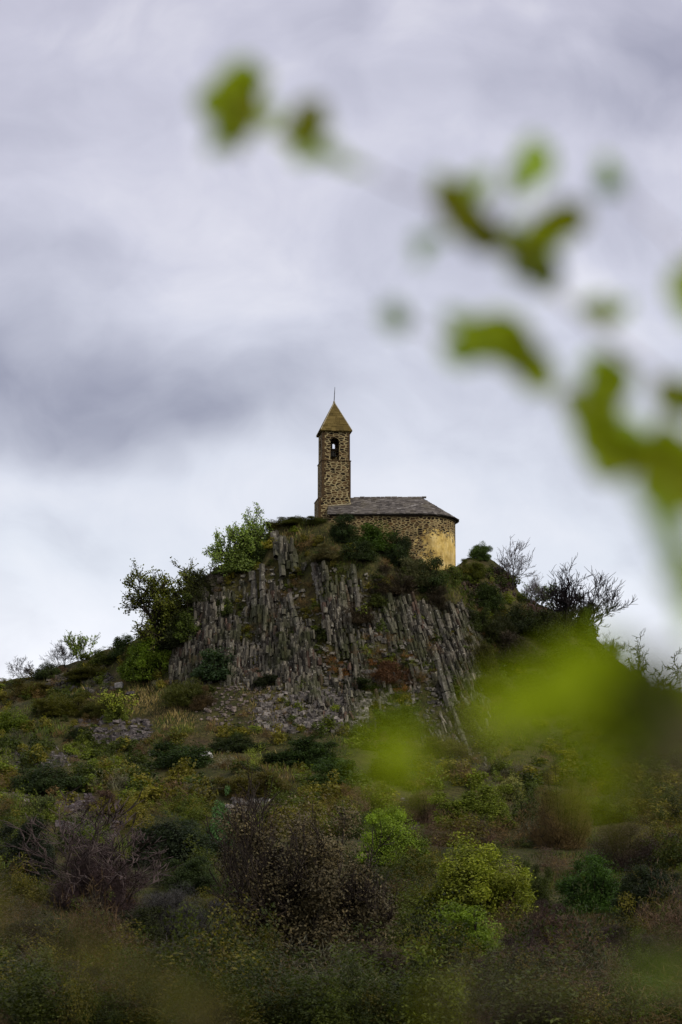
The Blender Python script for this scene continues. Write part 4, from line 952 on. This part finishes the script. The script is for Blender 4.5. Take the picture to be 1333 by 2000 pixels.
for (kind, px_, py_, wp, hp, colr, wcol, nm, label) in PL:
    b = at(px_, py_); dd = b.y / cp; k = cnt.get(kind, 0); cnt[kind] = k + 1
    wood, leaf, lm = LIB[kind][k % len(LIB[kind])]
    W = wp / F * dd * 1.05; Hh = hp / F * dd * 1.10
    o = empty(nm, (b.x, b.y + W * .12, b.z - .12 * min(Hh, 1.2)), rng.random() * 6.28 if kind != 'baredark' else 0)
    wn, ln_ = PARTN.get(kind, ('stems', 'foliage'))
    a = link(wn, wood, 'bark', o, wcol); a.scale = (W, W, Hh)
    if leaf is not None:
        kq = 1.38 if py_ < 1700 else (1.15 if 'yellow green dome' in label or px_ == 765 else .85); c = link(ln_, leaf, lm, o, (colr[0] * kq, colr[1] * kq, colr[2] * 1.0)); c.scale = (W, W, Hh)  # plants low on the slope tinted darker, dimmer light put into their colour
    lab = {'shrub': 'shrub', 'bare_shrub': 'bare shrub', 'bare_tree': 'bare tree', 'tree': 'tree', 'sapling': 'sapling'}[nm]
    tag(o, label, lab, {'shrub': 'shrubs on the hillside', 'bare_shrub': 'bare bushes on the hillside', 'bare_tree': 'bare trees on the hillside', 'tree': 'trees on the hillside', 'sapling': 'saplings on the hillside'}[nm])
    if 'big brown budding tree' in label:                       # heavy crooked limbs inside the crown
        tw_, _l, _m = LIB['baredark'][0]; t_ = link('trunk', tw_, 'bark', o, (.03, .022, .016)); t_.scale = (W * .8, W * .8, Hh * .88)
    if 'small brown tree' in label:
        ac = Acc(); V, f = tube([(0, 0, -.3), (.05, 0, .8), (0, .05, 1.8), (.12, 0, 3.0)], [.14, .12, .10, .05], 6); ac.add(V, f); link('trunk', ac.mesh('trunk'), 'bark', o, DK)
# a few single boulders
for (px_, py_, sz, colr, label) in ((403, 1482, .6, (.34, .33, .31), 'pale upright stone standing alone on the mid slope'), (232, 1345, .62, (.20, .19, .17), 'flat pale boulder on the ledge above the yellow blossoming bush'),
        (255, 1360, .5, (.07, .06, .06), 'dark flat boulder beside the pale one above the yellow blossoming bush'), (1075, 1880, .5, (.16, .11, .06), 'orange tinted stone among the brown thickets lower right')):
    p = at(px_, py_); acc = Acc(); me0 = Acc()
    Vv = []
    bpy_rock = Acc(); rock(bpy_rock, np.array([0., 0, .1]), sz * 1.3, .6, colr)
    o = link('boulder', bpy_rock.mesh('boulder'), 'rubble_rock'); o.location = (p.x, p.y - .1, p.z)
    md = o.modifiers.new('bevel', 'BEVEL'); md.width = .09; md.segments = 2
    tag(o, label, 'boulder', 'single boulders on the slope')

rng = np.random.default_rng(5)
# ------------------------------------------------------------------ out-of-focus branches close to the camera
def near_leaf(acc, px, py, d, lp, wp, ang, col, tilt=None):
    """one young leaf: a folded pointed oval, lp by wp photograph pixels long and wide"""
    c = np.array(P(px, py, d)); L = lp * 1.3 / F * d; W = wp * 1.6 / F * d
    n = 7; t_ = np.linspace(-.5, .5, n); wv = W / 2 * np.sqrt(np.maximum(1 - (2 * t_) ** 2, 0)) * (1 - .25 * t_)
    x = t_ * L; z = .12 * L * (t_ * 2) ** 2
    Lf = np.stack([x, wv, z + .25 * wv], 1); Md = np.stack([x, 0 * x, z], 1); Rt = np.stack([x, -wv, z + .25 * wv], 1)
    V = np.concatenate([Lf, Md, Rt]); i = np.arange(n - 1)
    f = np.concatenate([np.stack([i, i + 1, i + n + 1, i + n], 1), np.stack([i + n, i + n + 1, i + 2 * n + 1, i + 2 * n], 1)])
    ti = rng.normal() * .35 if tilt is None else tilt
    Rm = np.array(Matrix.Rotation(-R(ang), 3, 'Y') @ Matrix.Rotation(R(90) + ti, 3, 'X'))
    acc.add(V @ Rm.T + c, f, np.array(col) * (.85 + .3 * rng.random()))
YG = (.34, .42, .002); LG = (.40, .54, .07); OB = (.27, .275, .003); DG = (.07, .085, .003); BG = (.34, .42, .004); PG = (.30, .42, .20)
def branch(parent, label_leaf, path, leaves, r0=.0017, r1=.0008):
    a = Acc(); pts = [np.array(P(x, y, d)) for x, y, d in path]
    fine = []
    for p, q in zip(pts[:-1], pts[1:]): fine += [p + (q - p) * k / 4 for k in range(4)]
    fine.append(pts[-1]); fine = np.array(fine); fine[1:-1] += rng.normal(size=(len(fine) - 2, 3)) * .0006
    V, f = tube(fine, np.linspace(r0, r1, len(fine)), 7); a.add(V, f)
    l = Acc()
    for (x, y, d, lp, wp, an, col) in leaves:
        near_leaf(l, x, y, d, lp, wp, an, col)
        if col not in (PG, LG): near_leaf(l, x + rng.normal() * 9, y + rng.normal() * 9, d * 1.01, lp * .9, wp * .9, an + 50 * rng.normal(), col)
        if col not in (PG,) and d > 1 and rng.random() < .8: near_leaf(l, x + rng.normal() * 22, y + rng.normal() * 18, d * 1.02, lp * .7, wp * .5, an + 60 * rng.normal(), LG)
        c = np.array(P(x, y, d)); k = np.argmin(np.linalg.norm(fine - c, axis=1))
        if np.linalg.norm(fine[k] - c) > .006:
            V, f = tube([fine[k], (fine[k] + c) / 2 + np.array([0, 0, .001]), c], [.0008, .0006, .0005], 4); a.add(V, f)
    br = link('branch', a.mesh('branch', True), 'bark', parent, (.30, .20, .17))
    link('leaves', l.mesh('leaves', True), 'near_leaves', br, (1, 1, 1))
    return fine[0]
near = empty('foreground_tree', (.72, 1.5, 0)); tag(near, 'young tree whose out-of-focus leafy twigs reach in from the right close to the camera', 'tree')
near_off = near.location.copy()
D1 = 1.5
roots = []
roots.append(branch(near, '', [(1700, 900, 1.55), (1500, 830, 1.55), (1333, 765, 1.52), (1200, 670, D1), (1080, 560, D1), (960, 460, D1), (850, 395, D1), (700, 325, D1), (590, 275, D1), (500, 235, D1), (465, 200, D1)], [
    (462, 178, D1, 92, 66, 80, YG), (452, 232, D1, 84, 56, 70, YG), (478, 205, D1, 80, 46, 110, OB), (440, 270, D1, 80, 40, 60, LG), (485, 160, D1, 70, 50, 70, YG), (432, 205, D1, 70, 44, 90, YG), (455, 255, D1, 80, 44, 80, OB), (610, 240, D1, 70, 44, 60, OB),
    (595, 252, D1, 62, 48, 20, OB), (572, 268, D1, 50, 30, -30, YG), (640, 300, D1, 74, 26, -22, LG), (690, 325, D1, 60, 14, -20, LG),
    (890, 395, D1, 86, 52, -60, OB), (915, 425, D1, 90, 50, -45, OB), (935, 365, D1, 70, 34, 60, LG), (960, 460, D1, 80, 40, -40, DG), (1040, 320, D1, 96, 44, 85, LG), (1020, 365, D1, 60, 30, 60, LG),
    (1010, 345, D1, 50, 26, 100, YG), (1095, 430, D1, 96, 50, 25, OB), (1060, 460, D1, 90, 48, 40, YG), (1050, 520, D1, 96, 60, -60, DG), (1030, 500, D1, 90, 50, 70, OB), (1000, 490, D1, 80, 36, -30, OB),
    (1065, 545, D1, 60, 30, -70, YG), (838, 470, D1, 60, 22, 10, PG), (822, 495, D1, 44, 18, 70, PG), (1180, 608, D1, 56, 34, -20, YG), (1150, 595, D1, 40, 18, 10, LG)]))
roots.append(branch(near, '', [(1700, 1120, 1.5), (1480, 1010, 1.5), (1333, 930, D1), (1220, 860, D1), (1120, 790, D1), (1030, 730, D1), (940, 690, D1), (860, 660, D1), (775, 622, D1)], [
    (772, 618, D1, 46, 40, 0, (.22, .33, .06)), (900, 690, D1, 70, 40, -30, LG), (935, 660, D1, 90, 58, 30, YG), (980, 655, D1, 96, 66, 0, YG), (1015, 685, D1, 100, 60, -50, OB), (1040, 725, D1, 90, 46, -60, YG), (960, 690, D1, 80, 34, 0, YG),
    (1185, 755, D1, 80, 62, 80, YG), (1175, 800, D1, 70, 40, 60, OB), (1160, 850, D1, 100, 52, -75, YG), (1195, 885, D1, 96, 50, -45, OB), (1215, 860, D1, 90, 40, -50, YG), (1240, 845, D1, 70, 30, -40, LG), (1250, 880, D1, 80, 40, -40, YG), (1265, 900, D1, 80, 44, -30, OB), (1185, 720, D1, 60, 44, 80, YG), (1140, 800, D1, 70, 40, 80, YG), (1180, 900, D1, 80, 44, -60, YG), (1300, 860, D1, 70, 40, 20, YG), (1300, 950, D1, 80, 44, -50, OB), (1140, 830, D1, 60, 22, 80, LG),
    (1315, 770, D1, 70, 44, -20, OB), (1350, 780, D1, 80, 50, 0, YG), (1290, 895, D1, 90, 40, -30, OB), (1320, 930, D1, 110, 60, -50, OB), (1290, 920, D1, 70, 34, -60, YG), (1350, 890, D1, 90, 50, 10, YG), (1335, 960, D1, 70, 36, 10, YG)]))
roots.append(branch(near, '', [(1700, 760, 1.5), (1520, 640, 1.5), (1400, 560, D1), (1300, 450, D1), (1195, 352, D1)], [
    (1192, 350, D1, 50, 44, 0, (.16, .27, .05)), (1335, 560, D1, 80, 46, 80, YG), (1345, 600, D1, 60, 40, 60, LG), (1380, 520, D1, 60, 40, 0, YG)], .0022, .0006))
roots.append(branch(near, '', [(1700, 1180, 1.3), (1500, 1120, 1.3), (1380, 1090, 1.25), (1310, 1040, 1.2), (1270, 980, 1.2)], [
    (1275, 985, 1.2, 70, 26, -70, LG), (1300, 1040, 1.2, 80, 28, -60, LG), (1325, 1090, 1.2, 80, 26, -70, LG), (1290, 1010, 1.2, 80, 34, -60, YG), (1312, 1065, 1.2, 80, 32, -60, LG), (1335, 1130, 1.2, 90, 36, -80, YG), (1260, 950, 1.2, 60, 30, -60, YG), (1338, 1150, 1.2, 90, 26, -85, LG), (1345, 1200, 1.2, 80, 30, 90, LG)], .0022, .0006))
D2 = .84
L2 = []
def mass(x, y, rx, ry, n, cols, s=80, d=D2):
    for k in range(n):
        a = rng.random() * 6.283; q = math.sqrt(rng.random()); L2.append((x + rx * q * math.cos(a), y + ry * q * math.sin(a), d * (1 + .05 * rng.normal()), s * (.8 + .4 * rng.random()), s * .55, rng.random() * 180, cols[k % len(cols)]))
mass(1110, 1345, 60, 50, 9, [BG, YG, BG], 92); mass(1010, 1395, 60, 26, 4, [BG, YG], 84); mass(1175, 1290, 26, 26, 2, [YG], 80); mass(1165, 1440, 50, 24, 3, [YG, DG], 80)
mass(1235, 1345, 42, 42, 9, [DG, (.08, .10, .004), YG], 100); mass(1315, 1440, 60, 50, 6, [(.08, .10, .004), (.06, .07, .004)], 115); mass(1240, 1430, 60, 36, 4, [DG, YG, OB], 90)
mass(782, 1474, 44, 18, 5, [BG], 74); mass(1180, 1545, 70, 36, 3, [YG, OB], 74); mass(1330, 1370, 30, 30, 5, [DG, YG], 100)
roots.append(branch(near, '', [(2100, 1500, .66), (1700, 1470, .64), (1400, 1440, D2), (1250, 1400, D2), (1120, 1380, D2), (980, 1420, D2), (880, 1450, D2), (800, 1475, D2)], L2, .0022, .0006))
L2 = []
mass(1290, 1890, 60, 20, 2, [(.14, .22, .012)], 70, .9); mass(880, 1955, 50, 15, 1, [OB, YG], 50, .9)
roots.append(branch(near, '', [(2100, 1900, .8), (1700, 1900, .78), (1400, 1890, .75), (1200, 1905, .75), (1000, 1930, .75), (870, 1950, .75)], L2, .0016, .0005))
a = Acc(); x0 = .72; V, f = tube([(x0 + .03, 1.5, -.1), (x0, 1.45, .6), (x0 - .02, 1.35, 1.3), (x0, 1.45, 1.9), (x0 + .03, 1.5, 2.6), (x0 + .02, 1.52, 3.2)], [.045, .038, .030, .022, .014, .006], 10); a.add(V, f)
for r_ in roots:
    tx = min(max(r_[2] - .12, .5), 3.0); V, f = tube([np.array([x0, 1.43, tx]), (np.array([x0, 1.43, tx]) + r_) / 2 + np.array([0, 0, .02]), r_], [.010, .006, .0028], 7); a.add(V, f)
link('trunk', a.mesh('trunk', True), 'bark', near, (.16, .12, .10))
for ch in list(near.children): ch.location = -near_off
# a blurred shoot in the lower left
sh = empty('foreground_shoot', (-.10, .8, 0)); tag(sh, 'blurred olive brown shoot crossing the bottom left corner close to the camera', 'plant')
L2 = []
for k in range(7):
    q = k / 6; L2.append((-30 + 470 * q + rng.normal() * 25, 1790 + 200 * q + rng.normal() * 16, 1.0, 70, 26, -25 + rng.normal() * 40, [(.10, .09, .010), (.08, .075, .010), (.13, .13, .015)][k % 3]))
branch(sh, '', [(430, 2450, 1.0), (470, 2150, 1.0), (400, 1975, 1.0), (250, 1900, 1.0), (100, 1835, 1.0), (-40, 1785, 1.0)], L2, .0016, .0005)
a = Acc(); e0 = np.array(P(430, 2450, 1.0)); V, f = tube([(e0[0], 1.0, -.05), (e0[0] - .02, 1.01, .8), (e0[0] + .01, 1.0, 1.3), e0], [.006, .005, .003, .0016], 7); a.add(V, f)
link('stem', a.mesh('stem', True), 'bark', sh, (.12, .09, .05))
for ch in list(sh.children): ch.location = -Vector((-.10, .8, 0))
